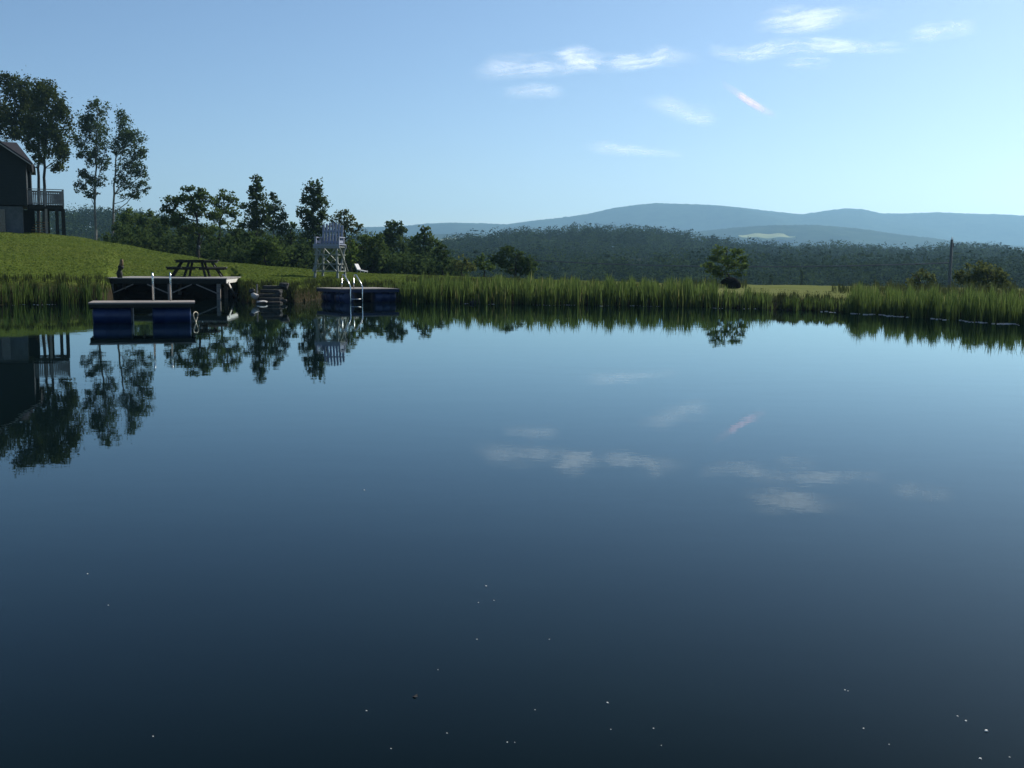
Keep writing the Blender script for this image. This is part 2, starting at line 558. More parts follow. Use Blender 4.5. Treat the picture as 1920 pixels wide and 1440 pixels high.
ridge('mountains', [(-900, 440), (200, 440), (600, 430), (760, 425), (800, 421), (850, 419), (900, 420), (950, 422), (1000, 415), (1050, 410), (1100, 403), (1150, 392),
                    (1200, 386), (1230, 384), (1300, 388), (1380, 391), (1450, 399), (1500, 404), (1540, 398), (1580, 393), (1612, 394), (1650, 402), (1700, 402), (1760, 400),
                    (1820, 403), (1870, 404), (1920, 407), (2100, 415), (2800, 430)], 4200, 1200, M['mountain'],
      'long hazy blue mountain range on the horizon', seed=3)
ridge('hills', [(700, 470), (800, 441), (900, 440), (1000, 442), (1180, 440), (1300, 436), (1380, 428), (1450, 424), (1530, 424), (1600, 430), (1700, 445), (1800, 455), (1920, 462), (2100, 470), (2800, 480)],
      2700, 800, M['mountain'], 'lower blue wooded hills in front of the mountain range', seed=8)
for (x0, x1, y0, y1, D, lab) in ((1385, 1492, 438, 446, 2380, 'pale hay field on the slope of the blue hills'),
                                 (826, 868, 446, 452, 2300, 'narrow pale field beyond the trees at the foot of the hills')):
    g = MB()
    n = 14
    top, bot = [], []
    for i in range(n + 1):
        px = x0 + (x1 - x0) * i / n
        e = math.sin(math.pi * i / n) ** 0.5 if 0 < i < n else 0.15
        mid = (y0 + y1) / 2 + 1.2 * math.sin(i * 1.1)
        top.append(at(px, mid - (y1 - y0) / 2 * e, D + 60))
        bot.append(at(px, mid + (y1 - y0) / 2 * e, D))
    low = [p - Vector((0, 0, 6)) for p in bot]
    lowt = [p - Vector((0, -30, 6)) for p in top]
    vs = low + bot + top + lowt
    k = n + 1
    fs = []
    for j in range(3):
        fs += [(j * k + i, j * k + i + 1, (j + 1) * k + i + 1, (j + 1) * k + i) for i in range(n)]
    g.add(vs, fs)
    tag(g.build('field', M['field']), lab, 'field', kind='structure')

# ------------------------------------------------------------------ foliage
def cards(cent, size, tint, up_bias=0.0, g=rng):
    """leaf-sized rhombic faces at the given points"""
    n = len(cent)
    nrm = g.normal(size=(n, 3))
    nrm[:, 2] += up_bias
    nrm /= np.linalg.norm(nrm, axis=1)[:, None]
    t1 = np.cross(nrm, g.normal(size=(n, 3)))
    t1 /= np.linalg.norm(t1, axis=1)[:, None] + 1e-9
    t2 = np.cross(nrm, t1)
    s = (size * g.uniform(0.6, 1.35, n))[:, None]
    v = np.stack([cent + t1 * s * 0.6, cent + t2 * s * 0.36 + t1 * s * 0.08, cent - t1 * s * 0.6, cent - t2 * s * 0.36 + t1 * s * 0.08], 1).reshape(-1, 3)
    f = np.arange(n * 4).reshape(n, 4)
    return v, f, np.repeat(tint, 4)

def clump_points(c, r, n, puffs, spread, g=rng):
    """points gathered in puffs through an ellipsoid, thinner inside"""
    d = g.normal(size=(puffs, 3))
    d /= np.linalg.norm(d, axis=1)[:, None]
    rad = g.uniform(0.25, 1.0, puffs) ** 0.55
    pc = d * rad[:, None] * 0.86
    k = g.integers(0, puffs, n)
    off = g.normal(size=(n, 3)) * spread * g.uniform(0.6, 1.3, puffs)[k][:, None]
    p = pc[k] + off
    pt = g.uniform(0, 1, puffs)[k]
    return c + p * r, np.clip(0.5 * pt + 0.5 * g.uniform(0, 1, n), 0, 1), c + pc * r

def tree(name, label, Y, clumps, trunk=None, leaf=0.3, dens=2.2, mat='leaf_mid', bark='bark', tr=0.16, puff=14, spread=0.17, cat='tree', group=None, depth=0.9, seed=0, droop=0.0, crown='crown'):
    """clumps: (px, py, rx, ry) in photo pixels at distance Y; trunk: photo points from the foot up"""
    g = np.random.default_rng(seed + 100)
    k = Y / F
    cs = []
    for (cx, cy, rx, ry) in clumps:
        p = at(cx, cy, Y)
        dy = g.uniform(-0.5, 0.5) * rx * k * 0.9
        cs.append((np.array([p.x * (Y + dy) / Y, Y + dy, p.z]), np.array([rx * k, rx * k * depth, ry * k])))
    if trunk:
        foot = at(*trunk[0], Y)
    else:
        bx = sum(c[0][0] for c in cs) / len(cs)
        foot = Vector((bx, Y, 0))
    foot.z = gz(foot.x, Y) - 0.05
    root = empty(name, foot, 0, label, cat, group)
    fo = np.array(foot)
    allv, alllim = [], []
    mb = MB()
    if trunk:
        tp = [Vector((0, 0, 0))] + [at(x, y, Y) - foot for x, y in trunk[1:]]
        if tp[1].z < 0.4: tp.pop(1)
    else:
        hi = max(c[0][2] for c in cs)
        tp = [Vector((0, 0, 0)), Vector((0, 0, (hi - fo[2]) * 0.5)), Vector((g.uniform(-.3, .3), 0, (hi - fo[2]) * 0.95))]
    # resample trunk with a little waver
    P, rs = [], []
    for i in range(len(tp) - 1):
        for j in range(4):
            q = tp[i].lerp(tp[i + 1], j / 4)
            if P: q = q + Vector((g.normal(0, 0.05), g.normal(0, 0.05), 0))
            P.append(q)
    P.append(tp[-1])
    H = max(P[-1].z, 0.5)
    rs = [tr * (1.25 if i == 0 else 1) * (1 - 0.85 * min(max(p.z, 0) / H, 1)) + 0.012 for i, p in enumerate(P)]
    mb.tube(P, rs, 7)
    tv, tf, tt = [], [], []
    nv = 0
    for (c, r) in cs:
        area = math.pi * r[0] * r[2]
        n = int(min(max(dens * area / (leaf * leaf * 0.43), 40), 9000))
        pts, ti, pc = clump_points(c, r, n, max(5, int(puff * (0.6 + 0.4 * r[0] / cs[0][1][0]))), spread, g)
        if droop:
            pts[:, 2] -= droop * np.abs(g.normal(size=n)) * r[2]
        zg = terrain(pts[:, 0], pts[:, 1])
        ok = pts[:, 2] > zg + 0.02
        pts, ti = pts[ok], ti[ok]
        v, f, tn = cards(pts - fo, leaf, ti, 0.4, g)
        tv.append(v); tf.append(f + nv); tt.append(tn)
        nv += len(v)
        # a limb from the trunk to the clump and twigs to its puffs
        c0 = Vector(c - fo)
        cand = [p for p in P if p.z < c0.z - 0.15 * r[2]] or [P[0]]
        st = cand[-1] if len(cand) < 3 else cand[max(0, len(cand) - 1 - int(g.integers(0, 3)))]
        i0 = P.index(st)
        mid = st.lerp(c0, 0.5) + Vector((0, 0, -0.08 * (c0 - st).length))
        rl = min(rs[i0] * 0.55, 0.02 + 0.02 * (c0 - st).length)
        mb.tube([st, mid, c0], [rl, rl * 0.7, rl * 0.35], 5, False)
        for q in pc[:9]:
            q = Vector(q - fo)
            if q.z < 0.3: continue
            mb.tube([mid.lerp(c0, g.uniform(0.2, 1)), q], [rl * 0.35, rl * 0.1], 4, False)
    mb.build('trunk', M[bark], root, True)
    mesh_np(crown, np.concatenate(tv), np.concatenate(tf), M[mat], root, np.concatenate(tt))
    return root

# two trees behind the house
tree('pine_tree', 'tall dark tree behind the house roof with the highest crown', 128,
     [(-5, 200, 44, 40), (35, 168, 32, 30), (8, 150, 26, 16), (50, 205, 30, 36), (20, 240, 38, 24), (-45, 190, 40, 50), (-20, 270, 36, 22)],
     [(68, 430), (73, 330), (72, 270), (52, 200), (35, 150)], 0.24, 4.2, 'leaf_pine', tr=0.24, puff=22, spread=0.21, seed=1, droop=0.12)
tree('pine_tree', 'tall domed tree over the wooden deck beside the house', 124,
     [(92, 185, 34, 32), (112, 220, 24, 42), (78, 225, 34, 40), (98, 262, 34, 34), (118, 285, 16, 26), (62, 262, 22, 26), (86, 160, 22, 14), (108, 312, 16, 12), (75, 295, 14, 14)],
     [(82, 430), (83, 350), (83, 280), (88, 200), (92, 160)], 0.24, 4.2, 'leaf_pine', tr=0.24, puff=22, spread=0.21, seed=2, droop=0.10)
tree('aspen_tree', 'tall slim aspen with a bare lower trunk, next to the deck', 138,
     [(184, 205, 20, 24), (180, 240, 30, 24), (160, 232, 22, 24), (150, 262, 18, 18), (185, 275, 26, 24), (163, 292, 22, 18), (192, 305, 18, 16), (165, 330, 20, 16), (152, 350, 14, 14), (180, 338, 22, 14), (168, 362, 18, 9)],
     [(177, 452), (178, 400), (178, 350), (180, 280), (184, 200)], 0.24, 2.6, 'leaf_aspen', 'bark_pale', tr=0.20, puff=14, spread=0.21, seed=3, droop=0.1)
tree('aspen_tree', 'tall slim aspen at the end of the crest group, its trunk leaning slightly', 142,
     [(228, 222, 18, 20), (236, 250, 26, 24), (252, 262, 22, 20), (225, 280, 20, 22), (258, 290, 22, 20), (242, 315, 28, 18), (268, 325, 14, 16), (232, 342, 22, 16), (262, 350, 20, 14), (246, 366, 22, 9)],
     [(209, 455), (211, 400), (215, 330), (220, 270), (228, 215)], 0.24, 2.6, 'leaf_aspen', 'bark_pale', tr=0.20, puff=14, spread=0.21, seed=4, droop=0.1)
# lower trees behind the crest
tree('bushy_tree', 'low bushy tree with yellow-green top right behind the leaning aspen', 120,
     [(243, 405, 24, 22), (230, 425, 26, 24), (258, 430, 26, 26), (240, 450, 30, 20)], None, 0.28, 3.6, 'leaf_light', seed=5)
tree('bushy_tree', 'low bushy tree with a rounded flat top between aspens and spreading tree', 118,
     [(280, 412, 24, 20), (295, 430, 26, 24), (272, 440, 26, 24), (300, 455, 26, 20)], None, 0.28, 3.6, 'leaf_mid', seed=6)
tree('spreading_tree', 'broad spreading tree with feathery upturned sprays behind the picnic table', 92,
     [(345, 372, 30, 14), (322, 380, 18, 12), (352, 354, 16, 8), (384, 372, 24, 14), (366, 392, 38, 16), (335, 404, 30, 14), (310, 392, 12, 9), (375, 356, 12, 6), (392, 400, 22, 12), (350, 425, 30, 14), (318, 415, 20, 14), (385, 430, 26, 14)],
     [(373, 478), (372, 440), (368, 405), (360, 375), (352, 350)], 0.20, 3.2, 'leaf_mid', tr=0.15, puff=16, spread=0.20, seed=7)
tree('spreading_tree', 'smaller spreading tree with layered twiggy sprays between broad tree and conifer', 96,
     [(420, 366, 20, 11), (436, 378, 14, 10), (408, 382, 16, 10), (426, 396, 24, 10), (405, 405, 18, 9), (440, 402, 12, 8), (420, 416, 22, 8)],
     [(405, 478), (410, 440), (416, 400), (422, 360)], 0.20, 3.0, 'leaf_mid', tr=0.12, puff=15, spread=0.20, seed=8)
tree('conifer_tree', 'narrow pointed dark tree with a knobbly spire', 104,
     [(480, 336, 11, 10), (481, 352, 15, 10), (472, 358, 9, 9), (481, 372, 22, 12), (470, 388, 20, 12), (492, 390, 20, 12), (480, 408, 30, 14), (465, 420, 24, 14), (495, 420, 24, 14), (478, 445, 34, 18), (470, 470, 34, 18)],
     [(480, 500), (480, 440), (480, 380), (480, 328)], 0.24, 3.6, 'leaf_dark', tr=0.16, puff=15, spread=0.21, seed=9)
tree('birch_tree', 'slim airy birch leaning against the spire-topped tree', 100,
     [(513, 368, 10, 9), (520, 385, 14, 11), (512, 398, 14, 11), (526, 405, 14, 11), (516, 422, 20, 12), (530, 430, 14, 12)],
     [(512, 500), (512, 440), (513, 400), (513, 362)], 0.22, 3.2, 'leaf_aspen', 'bark_pale', tr=0.10, puff=13, spread=0.20, seed=10)
tree('round_bush', 'round leafy green bush at the lawn edge behind the rocks', 76,
     [(497, 462, 30, 22), (478, 478, 24, 20), (515, 478, 22, 20), (495, 488, 34, 14)], None, 0.18, 3.6, 'leaf_mid', tr=0.07, seed=11, cat='bush')
tree('bushy_tree', 'dark low tree filling the gap beside the tall oval tree', 104,
     [(545, 425, 14, 12), (552, 445, 20, 18), (540, 462, 22, 20), (560, 475, 22, 20)], None, 0.28, 2.8, 'leaf_dark', seed=12)
tree('oval_tree', 'tall dense oval tree standing behind the white lifeguard chair', 102,
     [(588, 355, 17, 18), (580, 378, 20, 18), (600, 380, 17, 20), (572, 400, 18, 16), (592, 405, 22, 18), (608, 405, 10, 16), (582, 426, 22, 16), (604, 428, 14, 16), (588, 452, 28, 20), (592, 480, 30, 22)],
     [(588, 505), (588, 460), (587, 400), (587, 345)], 0.23, 4.0, 'leaf_dark', tr=0.18, puff=16, spread=0.20, seed=13)
tree('wispy_tree', 'thin wispy grey-green tree rising past the lifeguard chair back', 98,
     [(645, 402, 14, 12), (632, 415, 14, 14), (655, 415, 14, 14), (642, 435, 24, 16), (664, 428, 10, 12), (676, 424, 6, 10), (640, 462, 26, 20), (655, 480, 26, 20)],
     [(648, 510), (648, 460), (646, 420), (645, 395)], 0.20, 2.8, 'leaf_olive', 'bark', tr=0.10, puff=13, spread=0.20, seed=14)
tree('leafy_shrub', 'sunlit yellow-green shrub beside the lifeguard chair legs', 70,
     [(658, 452, 10, 12), (664, 468, 12, 12), (654, 478, 12, 12), (662, 490, 14, 12)], None, 0.15, 1.8, 'leaf_light', tr=0.04, seed=15, cat='bush')
tree('bushy_tree', 'sunlit bushy tree behind the white lounge chair', 84,
     [(695, 446, 24, 16), (680, 462, 22, 18), (708, 466, 22, 18), (692, 484, 30, 20), (716, 488, 18, 18), (700, 500, 30, 14)], None, 0.20, 3.8, 'leaf_mid', seed=16)
tree('round_tree', 'round-headed tree standing against the mountains, mushroom-shaped crown', 100,
     [(737, 425, 18, 12), (728, 436, 18, 12), (750, 437, 16, 13), (738, 452, 28, 16), (722, 468, 26, 18), (750, 476, 24, 20), (735, 495, 34, 16)],
     [(738, 512), (738, 470), (738, 420)], 0.23, 3.8, 'leaf_dark', tr=0.15, spread=0.20, seed=17)
tree('tufted_tree', 'uneven tree with a small tufted top next to the mushroom-shaped tree', 96,
     [(795, 430, 9, 8), (800, 442, 16, 9), (784, 450, 16, 12), (808, 455, 16, 12), (778, 470, 18, 16), (800, 476, 22, 18), (785, 495, 28, 16)],
     [(795, 512), (795, 470), (795, 426)], 0.22, 3.4, 'leaf_mid', tr=0.13, spread=0.20, seed=18)
tree('dark_bush', 'small dark rounded bush tree below the tufted one', 82,
     [(828, 462, 14, 12), (822, 476, 16, 14), (840, 480, 14, 16), (830, 495, 22, 12)], None, 0.22, 2.8, 'leaf_dark', tr=0.07, seed=19, cat='bush')
tree('leafy_shrub', 'loose pale shrub on the bank left of a lighter pointed one', 74,
     [(866, 492, 18, 14), (852, 500, 16, 12), (880, 502, 16, 12)], None, 0.18, 2.0, 'leaf_olive', tr=0.05, seed=20, cat='bush')
tree('leafy_shrub', 'light yellowish pointed shrub against the big dark bush', 76,
     [(906, 486, 12, 12), (898, 498, 14, 14), (915, 500, 14, 14)], None, 0.18, 2.2, 'leaf_light', tr=0.05, seed=21, cat='bush')
tree('dark_bush', 'big dark spreading bush rising above the reeds', 72,
     [(955, 474, 20, 13), (938, 486, 18, 16), (972, 484, 20, 14), (995, 494, 18, 14), (955, 500, 28, 16), (985, 505, 26, 12)], None, 0.18, 3.6, 'leaf_dark', tr=0.08, spread=0.20, seed=22, cat='bush')
tree('young_tree', 'small light green tree with open crown over the black boulder', 58,
     [(1352, 470, 20, 9), (1378, 474, 20, 10), (1338, 480, 16, 9), (1360, 488, 28, 10), (1392, 486, 13, 9), (1330, 497, 16, 8), (1375, 498, 20, 9), (1352, 506, 20, 8), (1334, 510, 14, 9), (1394, 503, 12, 10), (1348, 516, 16, 8), (1386, 512, 14, 7)],
     [(1366, 536), (1366, 515), (1364, 490), (1360, 466)], 0.13, 3.0, 'leaf_light', tr=0.05, puff=14, spread=0.17, seed=23)
tree('leafy_shrub', 'rounded olive shrub beside the utility pole, the larger of two', 48,
     [(1830, 505, 30, 16), (1812, 520, 24, 20), (1862, 515, 26, 18), (1842, 528, 36, 18), (1876, 530, 18, 16)], None, 0.11, 3.4, 'leaf_olive', tr=0.05, puff=18, seed=24, cat='bush')
tree('leafy_shrub', 'small thin olive shrub on the other side of the utility pole', 50,
     [(1728, 516, 18, 12), (1712, 528, 18, 12), (1742, 526, 14, 14), (1725, 538, 26, 10)], None, 0.11, 2.6, 'leaf_olive', tr=0.04, seed=25, cat='bush')
# small dark conifers below the wooded ridge
for px, top, lab in ((1503, 506, 'small dark spruce standing alone below the wooded ridge'), (1446, 512, 'slim dark snag-like conifer below the ridge near the young tree'),
                     (1640, 514, 'slender dark conifer below the ridge towards the shrubs')):
    Y = 175.0
    hh = 545 - top
    tree('spruce_tree', lab, Y, [(px, top + 4, 2.5, 4), (px, top + 11, 4, 5), (px, top + 18, 5.5, 6), (px, top + 27, 7, 7), (px, top + 36, 8, 7)],
         [(px, 560), (px, 530), (px, top)], 0.34, 2.6, 'leaf_dark', tr=0.12, puff=7, seed=px)

for px, cl, m_, sd, lab in (
        (346, [(346, 440, 24, 16), (330, 456, 22, 16), (362, 458, 20, 16), (345, 472, 30, 14)], 'leaf_dark', 61, 'dark leafy tree filling in under the broad spreading tree'),
        (402, [(402, 440, 20, 16), (390, 456, 20, 16), (414, 460, 18, 16), (402, 474, 26, 14)], 'leaf_mid', 62, 'mid-green low tree under the gap between the two spreading trees'),
        (440, [(440, 436, 16, 16), (430, 452, 18, 16), (450, 456, 16, 16), (440, 474, 24, 14)], 'leaf_dark', 63, 'dark low tree between the smaller spreading tree and the round bush'),
        (530, [(528, 450, 16, 14), (538, 464, 16, 16), (520, 470, 14, 14), (532, 486, 22, 14)], 'leaf_dark', 64, 'dark shaggy tree just past the round leafy bush'),
        (622, [(620, 452, 16, 14), (632, 466, 14, 14), (612, 472, 14, 14), (622, 490, 22, 14)], 'leaf_mid', 65, 'leafy low tree seen through the lifeguard chair legs'),
        (770, [(768, 458, 14, 12), (778, 472, 14, 14), (760, 478, 12, 12), (770, 494, 20, 14)], 'leaf_dark', 66, 'dark low tree between the mushroom-shaped and tufted trees')):
    tree('bushy_tree', lab, 108, cl, None, 0.24, 3.4, m_, tr=0.10, spread=0.20, seed=sd)

# dark undergrowth filling the wood edge behind the lawn
def undergrowth():
    V, Fc, T, nv = [], [], [], 0
    g = np.random.default_rng(55)
    for px in np.arange(215, 860, 9.0):
        for row in range(2):
            Y = 86 + row * 9 + g.uniform(-3, 3) + (10 if px < 420 else 0)
            x = hx(px + g.uniform(-6, 6)) * Y
            h = g.uniform(1.2, 2.7) * (1.0 if px < 720 else 0.8)
            c = np.array([x, Y, gz(x, Y) + h * 0.45])
            pts, ti, _ = clump_points(c, np.array([1.3, 1.3, h * 0.6]), 260, 9, 0.22, g)
            pts = pts[pts[:, 2] > c[2] - h * 0.46]
            v, f, tn = cards(pts, 0.26, ti[:len(pts)], 0.3, g)
            V.append(v); Fc.append(f + nv); T.append(tn); nv += len(v)
    o = mesh_np('undergrowth', np.concatenate(V), np.concatenate(Fc), M['leaf_dark'], None, np.concatenate(T))
    tag(o, 'dark tangled undergrowth along the edge of the lawn', 'undergrowth', kind='stuff')
undergrowth()

# far wood on the ridge: one mass
def forest():
    g = np.random.default_rng(77)
    temps = []
    for k in range(7):
        P, T = [], []
        if k < 5:
            for j in range(7):
                c = np.array([g.uniform(-.5, .5), g.uniform(-.5, .5), g.uniform(0.35, 0.9)])
                p, t_, _ = clump_points(c, np.array([0.42, 0.42, 0.26]) * g.uniform(0.7, 1.15), 48, 7, 0.16, g)
                P.append(p); T.append(t_)
        else:
            for j in range(7):
                zz = 0.15 + j * 0.13
                p, t_, _ = clump_points(np.array([0, 0, zz]), np.array([0.42, 0.42, 0.1]) * (1.12 - zz), 30, 6, 0.25, g)
                P.append(p); T.append(t_)
        P, T = np.concatenate(P), np.concatenate(T)
        temps.append((P, T))
    V, Fc, TT_, nv = [], [], [], 0
    pos = []
    for i in range(3000):
        px = g.uniform(-120, 2040)
        r = 235 + (R_TOP + 20 - 235) * g.uniform(0, 1) ** 0.85
        th = TH(px)
        pos.append((r * math.sin(th), r * math.cos(th), r))
    for (x, y, r) in pos:
        P, T = temps[int(g.choice(7, p=[.17, .17, .17, .17, .16, .08, .08]))]
        h = g.uniform(8.5, 15.5)
        w = h * g.uniform(0.6, 1.1)
        a_ = g.uniform(0, 6.28)
        ca, sa = math.cos(a_), math.sin(a_)
        p = np.stack([(P[:, 0] * ca - P[:, 1] * sa) * w, (P[:, 0] * sa + P[:, 1] * ca) * w, P[:, 2] * h], -1)
        p += np.array([x, y, gz(x, y)])
        base = g.uniform(0, 1) ** 1.4
        v, f, tn = cards(p, 0.8 * (0.7 + 0.3 * r / 600), np.clip(base + 0.15 * (T - 0.5), 0, 1), 1.3, g)
        V.append(v); Fc.append(f + nv); TT_.append(tn); nv += len(v)
    o = mesh_np('forest', np.concatenate(V), np.concatenate(Fc), M['forest'], None, np.concatenate(TT_))
    tag(o, 'dense dark green wood covering the ridge beyond the pond', 'forest', kind='stuff')
forest()

# ------------------------------------------------------------------ reeds and bank grass
def blades(name, spec, mat, label, cat, seed, tall=False):
    """spec: list of (px, s offset range, height, width, count)"""
    g = np.random.default_rng(seed)
    B, H, W, T = [], [], [], []
    for (x0, x1, s0, s1, h, w, n, tb) in spec:
        px = g.uniform(x0, x1, n)
        cl = 0.5 + 0.5 * np.sin(px * 0.19 + 2 * np.sin(px * 0.037)) * np.sin(px * 0.061 + 1)
        keep = g.uniform(0, 1, n) < 0.30 + 0.70 * cl
        px = px[keep]
        m = len(px)
        th = np.arctan((px - CX) / F * math.cos(PITCH))
        s = g.uniform(s0, s1, m)
        r = shore(th) + s
        x, y = r * np.sin(th), r * np.cos(th)
        B.append(np.stack([x, y, np.maximum(terrain(x, y), -0.12) - 0.03], -1))
        H.append(np.maximum(0.94 * h * (g.uniform(0.40, 1.0, m) + 0.16 * (g.uniform(0, 1, m) ** 4)) * (0.74 + 0.30 * cl[keep]) - np.maximum(B[-1][:, 2], 0), 0.16) if tall else h * g.uniform(0.5, 1.15, m) * (0.72 + 0.38 * cl[keep]))
        W.append(w * g.uniform(0.7, 1.3, m))
        T.append(np.clip(tb + g.normal(0, 0.26, m), 0, 1))
    B, H, W, T = np.concatenate(B), np.concatenate(H), np.concatenate(W), np.concatenate(T)
    n = len(B)
    yaw = g.uniform(0, 2 * math.pi, n)
    d = np.stack([np.cos(yaw), np.sin(yaw), np.zeros(n)], -1)
    ly = g.uniform(0, 2 * math.pi, n)
    lean = np.stack([np.cos(ly), np.sin(ly), np.zeros(n)], -1) * (np.abs(g.normal(0, 0.13, n)) * H)[:, None]
    up = np.array([0, 0, 1.0])
    w = W[:, None]
    h = H[:, None]
    p0, p1, p2 = B, B + up * h * 0.55 + lean * 0.3, B + up * h + lean
    V = np.stack([p0 - d * w / 2, p0 + d * w / 2, p1 - d * w * 0.42, p1 + d * w * 0.42, p2 - d * w * 0.06, p2 + d * w * 0.06], 1).reshape(-1, 3)
    k = np.arange(n)[:, None] * 6
    Fq = np.concatenate([k + np.array([0, 1, 3, 2]), k + np.array([2, 3, 5, 4])])
    o = mesh_np(name, V, Fq, mat, None, np.repeat(T, 6))
    tag(o, label, cat, kind='stuff')
    return o

blades('reeds', [(745, 1345, -0.35, 1.4, 1.26, 0.034, 5200, 0.45), (765, 1320, 1.2, 4.0, 1.28, 0.036, 4200, 0.62), (745, 1345, -0.3, 1.0, 1.30, 0.045, 240, 0.35),
                 (715, 765, 0.2, 1.2, 1.0, 0.03, 160, 0.5), (1345, 1450, -0.2, 1.0, 0.95, 0.03, 480, 0.45), (1590, 1960, -0.35, 1.8, 1.02, 0.024, 6000, 0.40), (1600, 1960, -0.35, 1.0, 1.10, 0.032, 260, 0.35),
                 (1600, 1990, 1.8, 6.0, 1.02, 0.026, 6500, 0.58), (1470, 1600, -0.1, 1.2, 0.62, 0.025, 900, 0.4), (1960, 2500, -0.3, 3.5, 1.0, 0.028, 4200, 0.45),
                 (-700, 195, -0.3, 1.0, 0.98, 0.032, 3400, 0.25), (20, 170, -0.4, 0.5, 1.12, 0.035, 260, 0.25)],
       M['reed'], 'tall green reeds growing along the water edge of the pond', 'reeds', 11, True)
blades('grass', [(-700, 215, 0.6, 3.0, 0.30, 0.03, 5200, 0.35), (425, 760, 0.0, 2.4, 0.26, 0.03, 5600, 0.40), (1330, 1640, 0.0, 1.8, 0.24, 0.025, 4600, 0.22),
                 (1300, 1700, 2.0, 12.0, 0.07, 0.025, 4200, 0.8), (1640, 1990, 5.0, 14.0, 0.55, 0.025, 5200, 0.55), (760, 1320, 4.0, 12.0, 0.38, 0.03, 4200, 0.65), (1300, 1400, 12, 20, 0.5, 0.03, 700, 0.6), (1560, 1700, 8, 16, 0.4, 0.03, 900, 0.6)],
       M['bank_grass'], 'rough unmown grass and weeds on the pond bank', 'grass', 12)

def lawn_grass():
    g = np.random.default_rng(21)
    n = 80000
    px = g.uniform(-60, 1000, n)
    th = np.arctan((px - CX) / F * math.cos(PITCH))
    rw = shore(th)
    rc = crest_y(px) / np.cos(th)
    r = rw + 2.0 + (rc + 3 - rw - 2.0) * g.uniform(0, 1, n)
    x, y = r * np.sin(th), r * np.cos(th)
    ok = ~((np.abs(px - 330) < 130) & (r < 57))
    x, y = x[ok], y[ok]
    n = len(x)
    B = np.stack([x, y, terrain(x, y) - 0.005], -1)
    yaw = g.uniform(0, 6.28, n)
    d = np.stack([np.cos(yaw), np.sin(yaw), np.zeros(n)], -1)
    h = g.uniform(0.018, 0.04, n)[:, None]
    w = g.uniform(0.03, 0.07, n)[:, None]
    le = np.stack([g.normal(0, .03, n), g.normal(0, .03, n), np.zeros(n)], -1)
    up = np.array([0, 0, 1.0])
    V = np.stack([B - d * w, B + d * w, B + d * w * .5 + up * h + le, B - d * w * .5 + up * h + le], 1).reshape(-1, 3)
    o = mesh_np('lawn_grass', V, np.arange(n * 4).reshape(n, 4), M['lawn_blade'], None, np.repeat(g.uniform(0.25, 0.75, n), 4))
    tag(o, 'short mown grass all over the sloping lawn', 'grass', kind='stuff')
lawn_grass()

# pale pebbles and foam-white shore line
def pebbles():
    g = np.random.default_rng(5)
    mb = MB()
    for (x0, x1, n, sz, sc_) in ((1535, 1960, 230, 0.026, 0.30), (870, 930, 10, 0.03, 0.12), (1000, 1240, 70, 0.013, 0.08), (1300, 1420, 40, 0.013, 0.08), (20, 110, 30, 0.013, 0.08)):
        for i in range(n):
            px = g.uniform(x0, x1)
            if math.sin(px * 0.09) + math.sin(px * 0.031 + 1) < -0.5: continue
            th = TH(px)
            r = float(shore(th)) + g.normal(-0.42, sc_ * 0.5)
            x, y = r * math.sin(th), r * math.cos(th)
            q = sz * g.uniform(0.5, 1.5)
            n6 = 6
            ring = [(x + q * 1.6 * math.cos(k * math.pi / 3) * g.uniform(.7, 1.2), y + q * math.sin(k * math.pi / 3) * g.uniform(.7, 1.2)) for k in range(n6)]
            vs = [(a_, b_, -0.02) for a_, b_ in ring] + [(x + (a_ - x) * .6, y + (b_ - y) * .6, q * 0.55) for a_, b_ in ring]
            fs = [(k, (k + 1) % 6, 6 + (k + 1) % 6, 6 + k) for k in range(6)] + [tuple(range(6, 12))]
            mb.add(vs, fs)
    tag(mb.build('pebbles', M['pebble']), 'line of pale pebbles at the water edge under the reeds', 'pebbles', kind='stuff')
pebbles()

